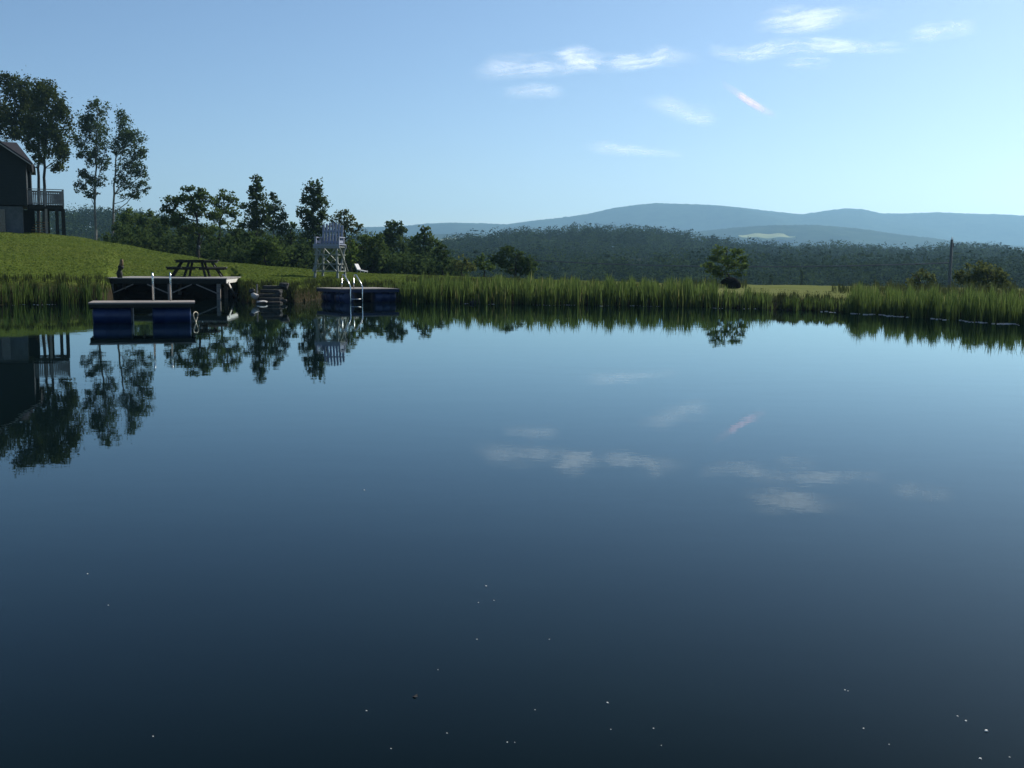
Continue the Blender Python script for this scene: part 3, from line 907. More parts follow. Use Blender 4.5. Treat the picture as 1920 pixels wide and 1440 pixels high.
# ------------------------------------------------------------------ house
def house():
    Y0 = 80.0
    k = Y0 / F
    base = at(20, 440, Y0)
    base.z = gz(base.x, Y0)
    rz = R(22.5)
    rm = Matrix.Rotation(-rz, 3, 'Z')
    root = empty('house', base, rz, 'dark house with gabled roof and raised deck at the top of the lawn', 'house')
    def L(px, py, Y):
        o = rm @ (Vector((0, 0, CAM_H)) - base)
        d = rm @ ray(px, py)
        return o + d * ((Y - Y0 - o.y) / d.y)
    def ground_at(x, y):
        p = rm.transposed() @ Vector((x, y, 0)) + base
        return gz(p.x, p.y) - base.z
    def block(name, xl, xr, ytop, ybot, Yf, depth, mat, parent=root):
        a, b = L(xl, ytop, Yf), L(xr, ytop, Yf)
        z1, z0 = a.z, L(xl, ybot, Yf).z
        mb = MB().box(((a.x + b.x) / 2, (Yf - Y0) + depth / 2, (z0 + z1) / 2), (b.x - a.x, depth, z1 - z0))
        return mb.build(name, mat, parent)
    # front wing: gable wall with the right half of the gable in view
    Yf = 78.0
    A = L(48, 303, Yf); ap = L(-55, 234, Yf); z0 = L(0, 384, Yf).z
    xl = 2 * ap.x - A.x
    dz = 7.0
    y0 = Yf - Y0
    poly = [(xl, z0), (A.x, z0), (A.x, A.z), (ap.x, ap.z), (xl, A.z)]
    w = MB()
    n = len(poly)
    vs = [(x, y0, z) for x, z in poly] + [(x, y0 + dz, z) for x, z in poly]
    w.add(vs, [tuple(range(n)), tuple(range(2 * n - 1, n - 1, -1))] + [(i, n + i, n + (i + 1) % n, (i + 1) % n) for i in range(n)])
    # lapped siding: thin courses on the gable wall
    wall = w.build('wall', M['siding'], root)
    sd = MB()
    zz = z0 + 0.1
    while zz < A.z - 0.05:
        sd.box(((xl + A.x) / 2, y0 - 0.012, zz), (A.x - xl - 0.2, 0.022, 0.03))
        zz += 0.2
    sd.build('siding_course', M['siding'], wall)
    # roof of the front wing: two slabs with overhang, rake boards in front
    rf = MB()
    s = Vector((A.x - ap.x, 0, A.z - ap.z)).normalized()
    nrm = Vector((-s.z, 0, s.x))
    for sg in (1, -1):
        e = Vector((sg * s.x, 0, s.z)); nn = Vector((sg * nrm.x, 0, nrm.z))
        p0 = Vector((ap.x, y0 - 0.35, ap.z)); p1 = p0 + e * ((A - ap).length + 0.45)
        th = nn * 0.16
        back = Vector((0, dz + 0.35, 0))
        rf.add([p0, p1, p1 + th, p0 + th, p0 + back, p1 + back, p1 + th + back, p0 + th + back],
               [(0, 1, 2, 3), (7, 6, 5, 4), (0, 4, 5, 1), (1, 5, 6, 2), (2, 6, 7, 3), (3, 7, 4, 0)])
    rfo = rf.build('roof', M['roofing'], root)
    rb = MB()
    for sg in (1, -1):
        e = Vector((sg * s.x, 0, s.z))
        p0 = Vector((ap.x, y0 - 0.39, ap.z + 0.02)); p1 = p0 + e * ((A - ap).length + 0.42)
        rb.bar(p0, p1, 0.05, 0.2, up=(0, 1, 0))
    rb.build('rake_board', M['trim'], rfo)
    # rear wing, a little further right, with a hipped roof
    Yr = 85.2
    c0, c1 = L(57, 308, Yr), L(57, 384, Yr)
    block('wall', -60, 57, 308, 384, Yr, 6.0, M['siding'])
    ea, ri = L(66, 312, Yr - 0.3), L(31, 266, Yr + 3.0)
    xl2 = c0.x - 9
    zr = L(31, 267, Yr + 3).z
    yb = Yr - Y0
    rr = MB()
    P = [Vector((xl2, yb - .4, ea.z)), Vector((ea.x, yb - .4, ea.z)), Vector((ea.x, yb + 6.4, ea.z)), Vector((xl2, yb + 6.4, ea.z)),
         Vector((xl2, yb + 3, zr)), Vector((ri.x, yb + 3, zr))]
    dn = Vector((0, 0, -0.18))
    Q = [p + dn for p in P[:4]]
    rr.add(P + Q, [(0, 1, 5, 4), (1, 2, 5), (2, 3, 4, 5), (3, 0, 4), (6, 7, 1, 0), (7, 8, 2, 1), (8, 9, 3, 2), (9, 6, 0, 3), (9, 8, 7, 6)])
    rr.build('roof', M['roofing'], root)
    # foundation and the dark basement door beside it
    block('foundation', -60, 42, 385, 470, 78.1, 6.5, M['concrete'])
    d = MB(); a, b = L(-8, 392, 78.02), L(9, 392, 78.02); zb_ = L(0, 436, 78.02).z
    d.box(((a.x + b.x) / 2, 78.02 - Y0, (a.z + zb_) / 2), (b.x - a.x, 0.12, a.z - zb_))
    d.build('door', M['glass_dark'], root)
    # deck on posts
    Yd, dd = 78.5, 3.6
    x0, x1 = L(50, 384, Yd).x, L(119, 384, Yd).x
    zt = L(80, 384, Yd).z
    yd = Yd - Y0
    dk = MB()
    for i in range(26):
        yy = yd + (i + .5) * dd / 26
        dk.box(((x0 + x1) / 2, yy, zt - 0.02), (x1 - x0, dd / 26 - 0.012, 0.04))
    for yy in (yd + .03, yd + dd - .03):
        dk.box(((x0 + x1) / 2, yy, zt - 0.16), (x1 - x0, 0.05, 0.24))
    dk.box((x1 - .03, yd + dd / 2, zt - 0.16), (0.05, dd - .12, 0.24))
    dk.build('deck_floor', M['wood_dark'], root)
    rl = MB()
    hr = 1.08
    def run(p, q):
        p, q = Vector(p), Vector(q)
        rl.bar(p + Vector((0, 0, hr)), q + Vector((0, 0, hr)), 0.12, 0.05)
        rl.bar(p + Vector((0, 0, hr - .14)), q + Vector((0, 0, hr - .14)), 0.05, 0.08)
        rl.bar(p + Vector((0, 0, .1)), q + Vector((0, 0, .1)), 0.05, 0.08)
        n = int((q - p).length / 0.115)
        for i in range(1, n):
            c = p.lerp(q, i / n)
            rl.bar(c + Vector((0, 0, .1)), c + Vector((0, 0, hr - .14)), 0.085, 0.04)
        for i in range(3):
            c = p.lerp(q, i / 2)
            rl.bar(c - Vector((0, 0, .1)), c + Vector((0, 0, hr + .02)), 0.10, 0.10)
    run((x0, yd, zt), (x1, yd, zt)); run((x1, yd + .12, zt), (x1, yd + dd, zt)); run((x1 - .12, yd + dd, zt), (x0 + .1, yd + dd, zt))
    rl.build('railing', M['rail_paint'], root)
    for px, yy, wd_, mat in ((86, yd + .1, 0.16, 'wood_grey'), (106, yd + .1, 0.22, 'wood_dark'), (118.5, yd + .1, 0.2, 'wood_dark'), (118.5, yd + dd - .1, 0.2, 'wood_dark'), (90, yd + dd - .1, 0.16, 'wood_dark')):
        x = L(px, 384, Yd).x
        zg = ground_at(x, yy) - 0.2
        MB().bar((x, yy, zg), (x, yy, zt - 0.28), wd_, wd_).build('post', M[mat], root)
    bx = L(58, 400, Yd + 2.2)
    zg = ground_at(bx.x, yd + 2.2) - .2
    MB().box((bx.x - .2, yd + 2.4, (zg + zt - .3) / 2), (0.9, 0.5, zt - .3 - zg)).build('pier', M['siding'], root)
    # short flight of steps under the deck
    st = MB()
    for i in range(5):
        c = L(72, 436 - i * 5, Yd + 1.2)
        st.box((c.x - .1 + 0.08 * i, yd + 1.2 + .2 * i, c.z), (0.9, 0.26, 0.05))
    st.build('steps', M['wood_tan'], root)
house()

# ------------------------------------------------------------------ dock
DZ = 0.93
def dock():
    c = at(424, 560, 48.2)
    rz = R(7)
    root = empty('dock', (c.x, c.y, 0), rz, 'grey wooden dock on braced posts at the lawn edge', 'dock')
    Wd, Dp = 5.15, 6.2           # local x runs from -Wd to 0, y from 0 (water) to Dp (bank)
    bd = MB()
    n = 42
    for i in range(n):
        y = (i + .5) * Dp / n
        bd.box((-Wd / 2, y, DZ - 0.02), (Wd + 0.1, Dp / n - 0.012, 0.04))
    bd.build('deck_board', M['wood_dock'], root)
    fa = MB()
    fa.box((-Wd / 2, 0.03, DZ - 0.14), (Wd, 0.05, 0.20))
    fa.build('fascia', M['wood_dark'], root)  # front face away from the sun, its shade put into the dark colour
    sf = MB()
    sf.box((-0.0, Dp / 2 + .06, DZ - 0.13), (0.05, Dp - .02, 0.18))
    sf.build('fascia', M['wood_sunlit'], root)
    for k, px in enumerate((-Wd + .38, -Wd / 2 + .22, -.32)):
        MB().box((px, 0.12, (DZ - .24 - 1.6) / 2), (0.16, 0.13, DZ - .24 + 1.6)).build('post', M['wood_grey'], root)
        MB().box((px, 2.6, (DZ - .24 - 1.2) / 2), (0.16, 0.13, DZ - .24 + 1.2)).build('post', M['wood_grey'], root)
    xs = (-Wd + .38, -Wd / 2 + .22, -.32)
    for a, b in ((0, 1), (1, -1), (1, 1), (2, -1)):
        x = xs[a]
        MB().bar((x + b * .06, 0.05, 0.28), (x + b * 0.92, 0.05, DZ - .27), 0.04, 0.11, up=(0, 1, 0)).build('brace', M['wood_grey'], root)
    # sunward side, lit look put into the colour: post between two leaning braces
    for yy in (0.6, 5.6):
        MB().bar((0.03, 3.1, 0.0), (0.03, yy, DZ - .22), 0.13, 0.05, up=(1, 0, 0)).build('brace', M['wood_sunlit'], root)
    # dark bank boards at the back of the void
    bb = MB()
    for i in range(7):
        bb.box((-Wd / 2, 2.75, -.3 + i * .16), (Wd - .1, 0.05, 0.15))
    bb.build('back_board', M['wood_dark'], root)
    return root, c, rz
dock_o, dc, drz = dock()
DOCK_M = Matrix.Translation((dc.x, dc.y, 0)) @ Matrix.Rotation(drz, 4, 'Z')

def picnic_table():
    c = at(370, 521, 53.0)
    root = empty('picnic_table', (c.x, c.y, DZ), R(10), 'dark eight-sided picnic table with attached benches on the dock', 'table')
    oct_ = lambda r, off=0.0: [(r * math.cos(math.pi / 8 + i * math.pi / 4 + off), r * math.sin(math.pi / 8 + i * math.pi / 4 + off)) for i in range(8)]
    top = MB().prism(oct_(1.06), 0.74, 0.79)
    ring = oct_(0.98)
    for i in range(8):
        a, b = ring[i], ring[(i + 1) % 8]
        top.bar((a[0], a[1], 0.70), (b[0], b[1], 0.70), 0.05, 0.09)
    top.build('tabletop', M['wood_dark'], root)
    ri, ro = oct_(1.12), oct_(1.47)
    for i in range(8):
        j = (i + 1) % 8
        g = 0.03
        def lp(p, q, t): return (p[0] + (q[0] - p[0]) * t, p[1] + (q[1] - p[1]) * t)
        q = [lp(ri[i], ri[j], g), lp(ro[i], ro[j], g), lp(ro[j], ro[i], g), lp(ri[j], ri[i], g)]
        MB().prism(q, 0.40, 0.46).build('bench', M['wood_dark'], root)
    for i in range(8):
        a_ = math.pi / 8 + i * math.pi / 4
        ca, sa = math.cos(a_), math.sin(a_)
        lg = MB()
        lg.bar((0.72 * ca, 0.72 * sa, 0.72), (1.24 * ca, 1.24 * sa, 0.0), 0.10, 0.06, up=(ca, sa, 0))
        lg.bar((0.35 * ca, 0.35 * sa, 0.37), (1.42 * ca, 1.42 * sa, 0.37), 0.05, 0.09)
        lg.build('leg', M['wood_dark'], root)
picnic_table()

def dock_post():
    p = DOCK_M @ Vector((-4.45, 0.35, DZ))
    root = empty('post', p, 0, 'slim dark upright post with brown head at the end of the dock', 'post')
    MB().tube([(0, 0, -0.02), (-.02, 0, .18), (0.0, 0, .38)], [.10, .13, .07], 10).build('shaft', M['wood_dark'], root, True)
    MB().tube([(.03, 0, .37), (.05, 0, .45), (.06, 0, .52)], [.10, .13, .10], 10).build('collar', M['wood_dark'], root, True)
    MB().tube([(.06, 0, .52), (.08, 0, .62), (.09, 0, .70), (.09, 0, .78)], [.09, .075, .07, .055], 10).build('head', M['wood_tan'], root, True)
dock_post()

# ------------------------------------------------------------------ rafts
def barrel(p, q, r):
    p, q = Vector(p), Vector(q)
    pr = [(0, .80), (.015, .93), (.05, 1.0), (.30, 1.0), (.32, 1.035), (.345, 1.035), (.365, 1.0), (.64, 1.0), (.66, 1.035), (.685, 1.035), (.705, 1.0), (.95, 1.0), (.985, .93), (1, .80)]
    mb = MB()
    mb.tube([p.lerp(q, t_) for t_, _ in pr], [r * k_ for _, k_ in pr], 20)
    return mb

def ladder_rail(x, y0, h, drop, reach, r=0.021):
    """one bent handrail: up from the deck, over, and down outside the edge (local -y is outwards)"""
    pts = [(x, y0 + reach, 0), (x, y0 + reach, h * 0.75)]
    for i in range(7):
        a_ = math.pi / 2 * i / 6
        pts.append((x, y0 + reach - .12 + .12 * math.cos(a_), h * .75 + .25 * h * math.sin(a_)))
    pts += [(x, y0 - 0.02, h * 0.42), (x, y0 - .06, h * 0.2), (x, y0 - .07, -drop)]
    return MB().tube(pts, r, 8)

def raft_near():
    c = on_water(268, 606)
    root = empty('swim_raft', (c.x, c.y, 0), R(16), 'blue barrel swim raft with pale deck edge, floating before the dock', 'raft')
    W_, D_ = 2.66, 1.35
    zt = 0.55
    bd = MB()
    for i in range(10):
        y = -.12 + (i + .5) * (D_ + .24) / 10
        bd.box((0, y, zt - .02), (W_, (D_ + .24) / 10 - .012, .04))
    bd.build('deck_board', M['wood_grey'], root)
    for y in (-.09, D_ + .09):
        MB().box((0, y, zt - .09), (W_ - .06, .045, .095)).build('rim_board', M['wood_dark'], root)  # dark wood puts the shade below the deck edge into the colour
    for x in (-W_ / 2 + .04, 0, W_ / 2 - .04):
        MB().box((x, D_ / 2, zt - .11), (.045, D_ + .1, .13)).build('joist', M['wood_dark'], root)
    for y in (.22, D_ - .25):
        for x0, x1 in ((-1.24, -.28), (.24, 1.22)):
            barrel((x0, y, .20), (x1, y, .20), .28).build('barrel', M['blue_plastic'], root, True)
    ld = MB()
    for x in (.24, .70):
        pts = [(x, D_ - .25, zt), (x, D_ - .25, zt + .62)]
        for i in range(7):
            a_ = math.pi * i / 6
            pts.append((x, D_ - .11 - .14 * math.cos(a_), zt + .62 + .13 * math.sin(a_)))
        pts += [(x, D_ + .18, zt + .2), (x, D_ + .2, -.9)]
        ld.tube(pts, .023, 8)
    for z in (.1, -.2, -.5):
        ld.bar((.24, D_ + .2, z), (.70, D_ + .2, z), .07, .03)
    ld.build('ladder', M['steel'], root, True)
    rg = MB()
    pts = [(1.34 + .02 * math.sin(a_ * 2), .2 + .12 * math.cos(a_), .14 + .14 * math.sin(a_)) for a_ in [i * 2 * math.pi / 20 for i in range(21)]]
    rg.tube([(p[0] + (p[1] - .2) * .4, p[1], p[2]) for p in pts], .016, 6)
    rg.build('rope_loop', M['rope'], root, True)
raft_near()

def raft_far():
    c = on_water(640, 568)
    # near corner at the origin; the long side runs to local +x, the short side away along +y
    root = empty('swim_raft', (c.x, c.y, 0), R(31), 'blue barrel swim raft with steel ladder, floating below the lifeguard chair', 'raft')
    W_, D_, zt = 2.45, 2.4, .57
    bd = MB()
    for i in range(16):
        y = -.1 + (i + .5) * (D_ + .2) / 16
        bd.box((W_ / 2, y, zt - .02), (W_ + .2, (D_ + .2) / 16 - .012, .04))
    bd.build('deck_board', M['wood_grey'], root)
    for c_, d_ in (((W_ / 2, -.07), (W_ + .16, .045)), ((W_ / 2, D_ + .07), (W_ + .16, .045)), ((-.07, D_ / 2), (.045, D_ + .09)), ((W_ + .07, D_ / 2), (.045, D_ + .09))):
        MB().box((*c_, zt - .10), (*d_, .11)).build('rim_board', M['blue_paint'], root)
    # barrels lie along y at this end and along x at the far end
    barrel((.32, .0, .20), (.32, .95, .20), .28).build('barrel', M['blue_plastic'], root, True)
    barrel((.32, 1.4, .20), (.32, 2.35, .20), .28).build('barrel', M['blue_plastic'], root, True)
    barrel((1.5, .25, .20), (W_ - .02, .25, .20), .28).build('barrel', M['blue_plastic'], root, True)
    barrel((1.5, D_ - .25, .20), (W_ - .02, D_ - .25, .20), .28).build('barrel', M['blue_plastic'], root, True)
    ld = MB()
    for x in (.22, .74):
        pts = [(x, .45, zt), (x, .45, zt + .42)]
        for i in range(7):
            a_ = math.pi / 2 * i / 6
            pts.append((x, .31 + .14 * math.cos(a_), zt + .42 + .14 * math.sin(a_)))
        pts += [(x + .02, .24, zt + .55), (x + .10, -.06, zt + .22), (x + .12, -.15, zt + .08), (x + .12, -.16, -.9)]
        ld.tube(pts, .024, 8)
    for z in (.15, -.15, -.45):
        ld.bar((.34, -.16, z), (.86, -.16, z), .07, .03)
    ld.build('ladder', M['steel'], root, True)
raft_far()

# ------------------------------------------------------------------ lifeguard chair
def lifeguard_chair():
    c = at(619, 515, 57.4)
    z = gz(c.x, c.y)
    root = empty('lifeguard_chair', (c.x, c.y, z), R(-8), 'tall pale wooden lifeguard chair with slatted back on the lawn', 'chair')
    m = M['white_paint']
    hb, ht, dep = .60, .50, 1.15      # half width at foot and seat; depth
    zs = 1.62
    def leg_pt(sx, sy, zz):
        t_ = zz / zs
        w = hb + (ht - hb) * t_
        d = (dep / 2 + .08) + (dep / 2 - .15 - dep / 2) * t_
        return Vector((sx * w, sy * d, zz))
    for sx in (-1, 1):
        for sy in (-1, 1):
            MB().bar(leg_pt(sx, sy, -.1), leg_pt(sx, sy, zs), .10, .10).build('leg', M['weathered_paint'], root)
    rl = MB()
    for zz in (.34, .70, 1.16, 1.56):
        for sy in (-1, 1):
            a_, b_ = leg_pt(-1, sy, zz), leg_pt(1, sy, zz)
            o = Vector((0, sy * .07, 0))
            rl.bar(a_ + o - Vector((.1, 0, 0)), b_ + o + Vector((.1, 0, 0)), .04, .10, up=(0, 1, 0))
        for sx in (-1, 1):
            a_, b_ = leg_pt(sx, -1, zz), leg_pt(sx, 1, zz)
            o = Vector((sx * .075, 0, .003))
            rl.bar(a_ + o, b_ + o, .10, .04)
    rl.build('rail', M['weathered_paint'], root)
    br = MB()
    for sy in (-1, 1):
        o = Vector((0, sy * .12, 0))
        br.bar(leg_pt(-1, sy, .34) + o, leg_pt(1, sy, 1.5) + o, .03, .09, up=(0, 1, 0))
        br.bar(leg_pt(1, sy, .34) + o * 1.3, leg_pt(-1, sy, 1.5) + o * 1.3, .03, .09, up=(0, 1, 0))
    for sx in (-1, 1):
        o = Vector((sx * .12, 0, 0))
        br.bar(leg_pt(sx, -1, .34) + o, leg_pt(sx, 1, 1.5) + o, .09, .03)
        br.bar(leg_pt(sx, 1, .34) + o * 1.3, leg_pt(sx, -1, 1.5) + o * 1.3, .09, .03)
    br.build('cross_brace', M['weathered_paint'], root)
    se = MB()
    for i in range(7):
        se.box((0, -.50 + i * .165, zs + .06), (1.34, .15, .05))
    se.box((0, -.60, zs - .02), (1.36, .04, .22)); se.box((0, .60, zs - .02), (1.36, .04, .22))
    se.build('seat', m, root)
    for sx in (-1, 1):
        ar = MB()
        ar.box((sx * .60, -.05, zs + .42), (.14, 1.0, .05))
        ar.box((sx * .60, -.45, zs + .24), (.09, .09, .31)); ar.box((sx * .60, .36, zs + .24), (.09, .09, .31))
        ar.box((sx * .60, -.05, zs + .2), (.03, .8, .14))
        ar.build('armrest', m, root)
    rot = Matrix.Rotation(R(-10), 3, 'X')
    org = Vector((0, .42, zs + .08))
    for i in range(7):
        x = (i - 3) * .163
        h = .98 + .16 * (1 - ((i - 3) / 3.2) ** 2)
        sl = MB()
        w = .055
        poly = [(-w, 0), (w, 0), (w, h - .05)] + [(w * math.cos(a_), h - .05 + w * math.sin(a_)) for a_ in (.5, 1.05, 1.57, 2.1, 2.64)] + [(-w, h - .05)]
        n = len(poly)
        vs = [org + rot @ Vector((x + p, -.014, q)) for p, q in poly] + [org + rot @ Vector((x + p, .014, q)) for p, q in poly]
        sl.add(vs, [tuple(range(n)), tuple(range(2 * n - 1, n - 1, -1))] + [(k, n + k, n + (k + 1) % n, (k + 1) % n) for k in range(n)])
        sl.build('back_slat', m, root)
    bk = MB()
    for zz in (.14, .70):
        p = org + rot @ Vector((0, .04, zz))
        bk.box(p, (1.12, .04, .10), rot)
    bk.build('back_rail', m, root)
lifeguard_chair()

def lounge_chair():
    c = at(676, 512, 66.0)
    z = gz(c.x, c.y)
    root = empty('lounge_chair', (c.x, c.y, z), R(-25), 'small white lounge chair lying low at the wood edge', 'chair')
    root.scale = (.72, .72, .78)
    m = M['lounge_paint']
    MB().box((.18, 0, .24), (.75, .55, .05), Matrix.Rotation(R(9), 3, 'Y')).build('seat', m, root, bevel=.015)
    MB().box((-.30, 0, .52), (.09, .55, .50), Matrix.Rotation(R(-32), 3, 'Y')).build('backrest', m, root, bevel=.015)
    for x in (-.15, .5):
        for y in (-.24, .24):
            MB().bar((x, y, -.02), (x, y, .25), .04).build('leg', m, root)
lounge_chair()

def garden_stake():
    c = at(372, 484, 72.0)
    z = gz(c.x, c.y)
    root = empty('garden_light', (c.x, c.y, z), 0, 'thin stake with pale round top on the lawn crest beyond the picnic table', 'garden light')
    MB().tube([(0, 0, -.05), (0, 0, .62)], .03, 8).build('stake', M['wood_dark'], root)
    pts = [(.05, 0, .60), (.05, 0, .66), (.06, 0, .74), (.06, 0, .82), (.06, 0, .86)]
    MB().tube(pts, [.03, .07, .085, .06, .03], 10).build('lamp_head', M['concrete'], root, True)
garden_stake()

# ------------------------------------------------------------------ rocks
def rock(label, px, py, Y, sx, sy, sz, mat, seed, sink=.3, name='rock', cat='rock', carve=None):
    g = np.random.default_rng(seed)
    p = at(px, py, Y)
    import bmesh
    bm = bmesh.new()
    bmesh.ops.create_icosphere(bm, subdivisions=3, radius=1)
    dirs = g.normal(size=(9, 3))
    dirs /= np.linalg.norm(dirs, axis=1)[:, None]
    cut = g.uniform(.45, .85, 9)
    for v in bm.verts:
        co = np.array(v.co)
        for d, q in zip(dirs, cut):
            e = co @ d
            if e > q: co = co - d * (e - q) * .85
        co = co * (1 + .05 * math.sin(co[0] * 7 + seed) * math.sin(co[1] * 6 + co[2] * 5))
        v.co = Vector((co[0] * sx, co[1] * sy, co[2] * sz))
        if carve: v.co = carve(v.co)
    me = bpy.data.meshes.new(name)
    bm.to_mesh(me)
    bm.free()
    me.materials.append(M[mat])
    o = bpy.data.objects.new(name, me)
    o.location = (p.x, Y, p.z)
    o.rotation_euler = (0, 0, g.uniform(-.4, .4) if not carve else 0)
    col.objects.link(o)
    return tag(o, label, cat, 'rocks on the pond bank' if not carve else None)

rock('pale rounded rock at the water edge, brightest of the bank rocks', 478, 555, 44.6, .19, .18, .15, 'rock_pale', 1)
rock('flat pale stone lying in the water below the bank steps', 491, 566, 43.9, .22, .2, .07, 'rock_pale', 2)
rock('big dark rock at the top corner of the bank steps', 533, 537, 45.6, .28, .28, .18, 'rock', 3)
rock('grey lump of rock at the water line beside the bank steps', 532, 564, 44.2, .13, .15, .09, 'rock', 4)
rock('dark rock wedged in the grass above the pale rounded one', 472, 546, 45.4, .15, .15, .12, 'rock', 5)
rock('angular grey rock leaning under the big dark rock', 522, 549, 44.9, .15, .18, .12, 'rock', 6)
rock('low brownish rock at the foot of the reeds near the far raft', 888, 568, 45.3, .18, .15, .09, 'rock', 7)
rock('small brownish rock beside another at the foot of the reeds', 908, 568, 45.4, .14, .12, .08, 'rock', 8)

def stone_steps():
    c = at(506, 560, 44.4)
    root = empty('stone_steps', (c.x, c.y, 0), R(8), 'dark layered stone steps set in the bank beside the dock', 'steps')
    g = np.random.default_rng(3)
    for i, (w, z, y) in enumerate(((1.15, .02, .0), (1.05, .17, .25), (.95, .32, .5), (.85, .48, .8), (.8, .63, 1.1))):
        mb = MB()
        n = 9
        poly = [(w / 2 * math.cos(k * 2 * math.pi / n) * g.uniform(.85, 1.1), y + .28 * math.sin(k * 2 * math.pi / n) * g.uniform(.85, 1.1)) for k in range(n)]
        mb.prism(poly, z - .08, z + .05)
        mb.build('step', M['rock'], root, bevel=.02)
    MB().box((-.52, .35, .38), (.06, .06, .75)).build('stake', M['wood_grey'], root)
stone_steps()

def overhang(co):
    # the left part is lifted clear of the ground, like a lip
    if co.x < -.12 and co.z < .0:
        co = Vector((co.x, co.y, co.z * .25 + .02))
    if co.z < -.22: co = Vector((co.x, co.y, -.22))
    return co
bx_ = at(1370, 525, 52.5)
rock('black domed boulder with an overhanging lip beneath the light green tree', 1370, 526, 52.5, .50, .42, .34, 'rock_black', 12, name='boulder', cat='boulder', carve=overhang)
bo = bpy.data.objects['boulder']
bo.location.z = gz(bo.location.x, bo.location.y) + .20

# ------------------------------------------------------------------ utility pole and cable
def utility_pole():
    Y = 190.0
    top = at(1785, 449, Y)
    zg = gz(top.x, Y)
    root = empty('utility_pole', (top.x, Y, zg), 0, 'dark wooden utility pole rising above the shrubs', 'pole')
    h = top.z - zg
    MB().tube([(-.25, 0, -.3), (0, 0, h)], [.30, .22], 10).build('pole', M['creosote'], root, True)
    MB().tube([(0, 0, h), (0, 0, h + .28), (0, 0, h + .42)], [.08, .12, .05], 8).build('insulator', M['white_plastic'], root, True)
    MB().tube([(.28, 0, h - 1.3), (.28, 0, h - .6)], .14, 10).build('bracket', M['creosote'], root, True)
    # slack cable to the wood
    a_ = at(1783, 493, Y)
    b_ = at(1000, 488, 235)
    pts = []
    for i in range(41):
        t_ = i / 40
        p = a_.lerp(b_, t_)
        p.z -= 4 * .95 * t_ * (1 - t_)
        pts.append(p)
    o = MB().tube(pts, .11, 6).build('cable', M['cable'])
    tag(o, 'dark sagging cable strung across the wooded ridge from the pole', 'cable')
utility_pole()

# ------------------------------------------------------------------ flecks floating on the water
def floaters():
    g = np.random.default_rng(4)
    pts = [(911, 1099, 4), (897, 1130, 3), (926, 1126, 2.5), (894, 1199, 3.5), (1030, 1199, 3), (683, 919, 3), (164, 1076, 3), (203, 1135, 2.5), (287, 1381, 4), (687, 1333, 4),
           (821, 1256, 2.5), (838, 1375, 3.5), (733, 1404, 3.5), (951, 1392, 4), (965, 1392, 2.5), (1139, 1318, 5), (1145, 1368, 3), (1225, 1366, 4), (1584, 1294, 4), (1590, 1296, 3),
           (1619, 1366, 4), (1795, 1343, 4), (1811, 1352, 5), (1849, 1371, 8), (1838, 1423, 6), (1667, 1396, 3), (1893, 1420, 3.5), (1003, 1331, 3), (1240, 1398, 3)]
    proto = None
    for (px, py, s) in pts:
        p = on_water(px, py)
        d = s / F * p.length * 0.5
        if proto is None:
            mb = MB()
            ring = [(math.cos(k * 2 * math.pi / 9) * (1 + .25 * math.sin(k * 2.4)), .75 * math.sin(k * 2 * math.pi / 9) * (1 + .2 * math.cos(k * 1.7))) for k in range(9)]
            vs = [(x, y, 0.05) for x, y in ring] + [(x * .7, y * .7, .55) for x, y in ring]
            mb.add(vs, [(k, (k + 1) % 9, 9 + (k + 1) % 9, 9 + k) for k in range(9)] + [tuple(range(9, 18))])
            o = proto = mb.build('floating_fleck', M['fleck'])
            tag(o, 'tiny pale fleck floating on the dark open water', 'fleck', 'pale flecks floating on the pond')
        else:
            o = proto.copy()
            col.objects.link(o)
        o.location = (p.x, p.y, 0.0)
        o.scale = (d, d, d)
        o.rotation_euler = (0, 0, g.uniform(0, 6))
    p = on_water(778, 1307)
    q = .0085
    lf = MB()
    lf.add([(-q * 1.3, 0, .002), (-q * .2, -q, .004), (q * 1.2, -q * .3, .002), (q * .9, q * 1.1, .009), (-q * .3, q * .8, .003), (0, 0, .006)],
           [(0, 1, 5), (1, 2, 5), (2, 3, 5), (3, 4, 5), (4, 0, 5)])
    o = lf.build('floating_leaf', M['fleck_dark'])
    o.location = (p.x, p.y, 0)
    tag(o, 'small dark curled leaf floating near the front of the pond', 'leaf')
floaters()

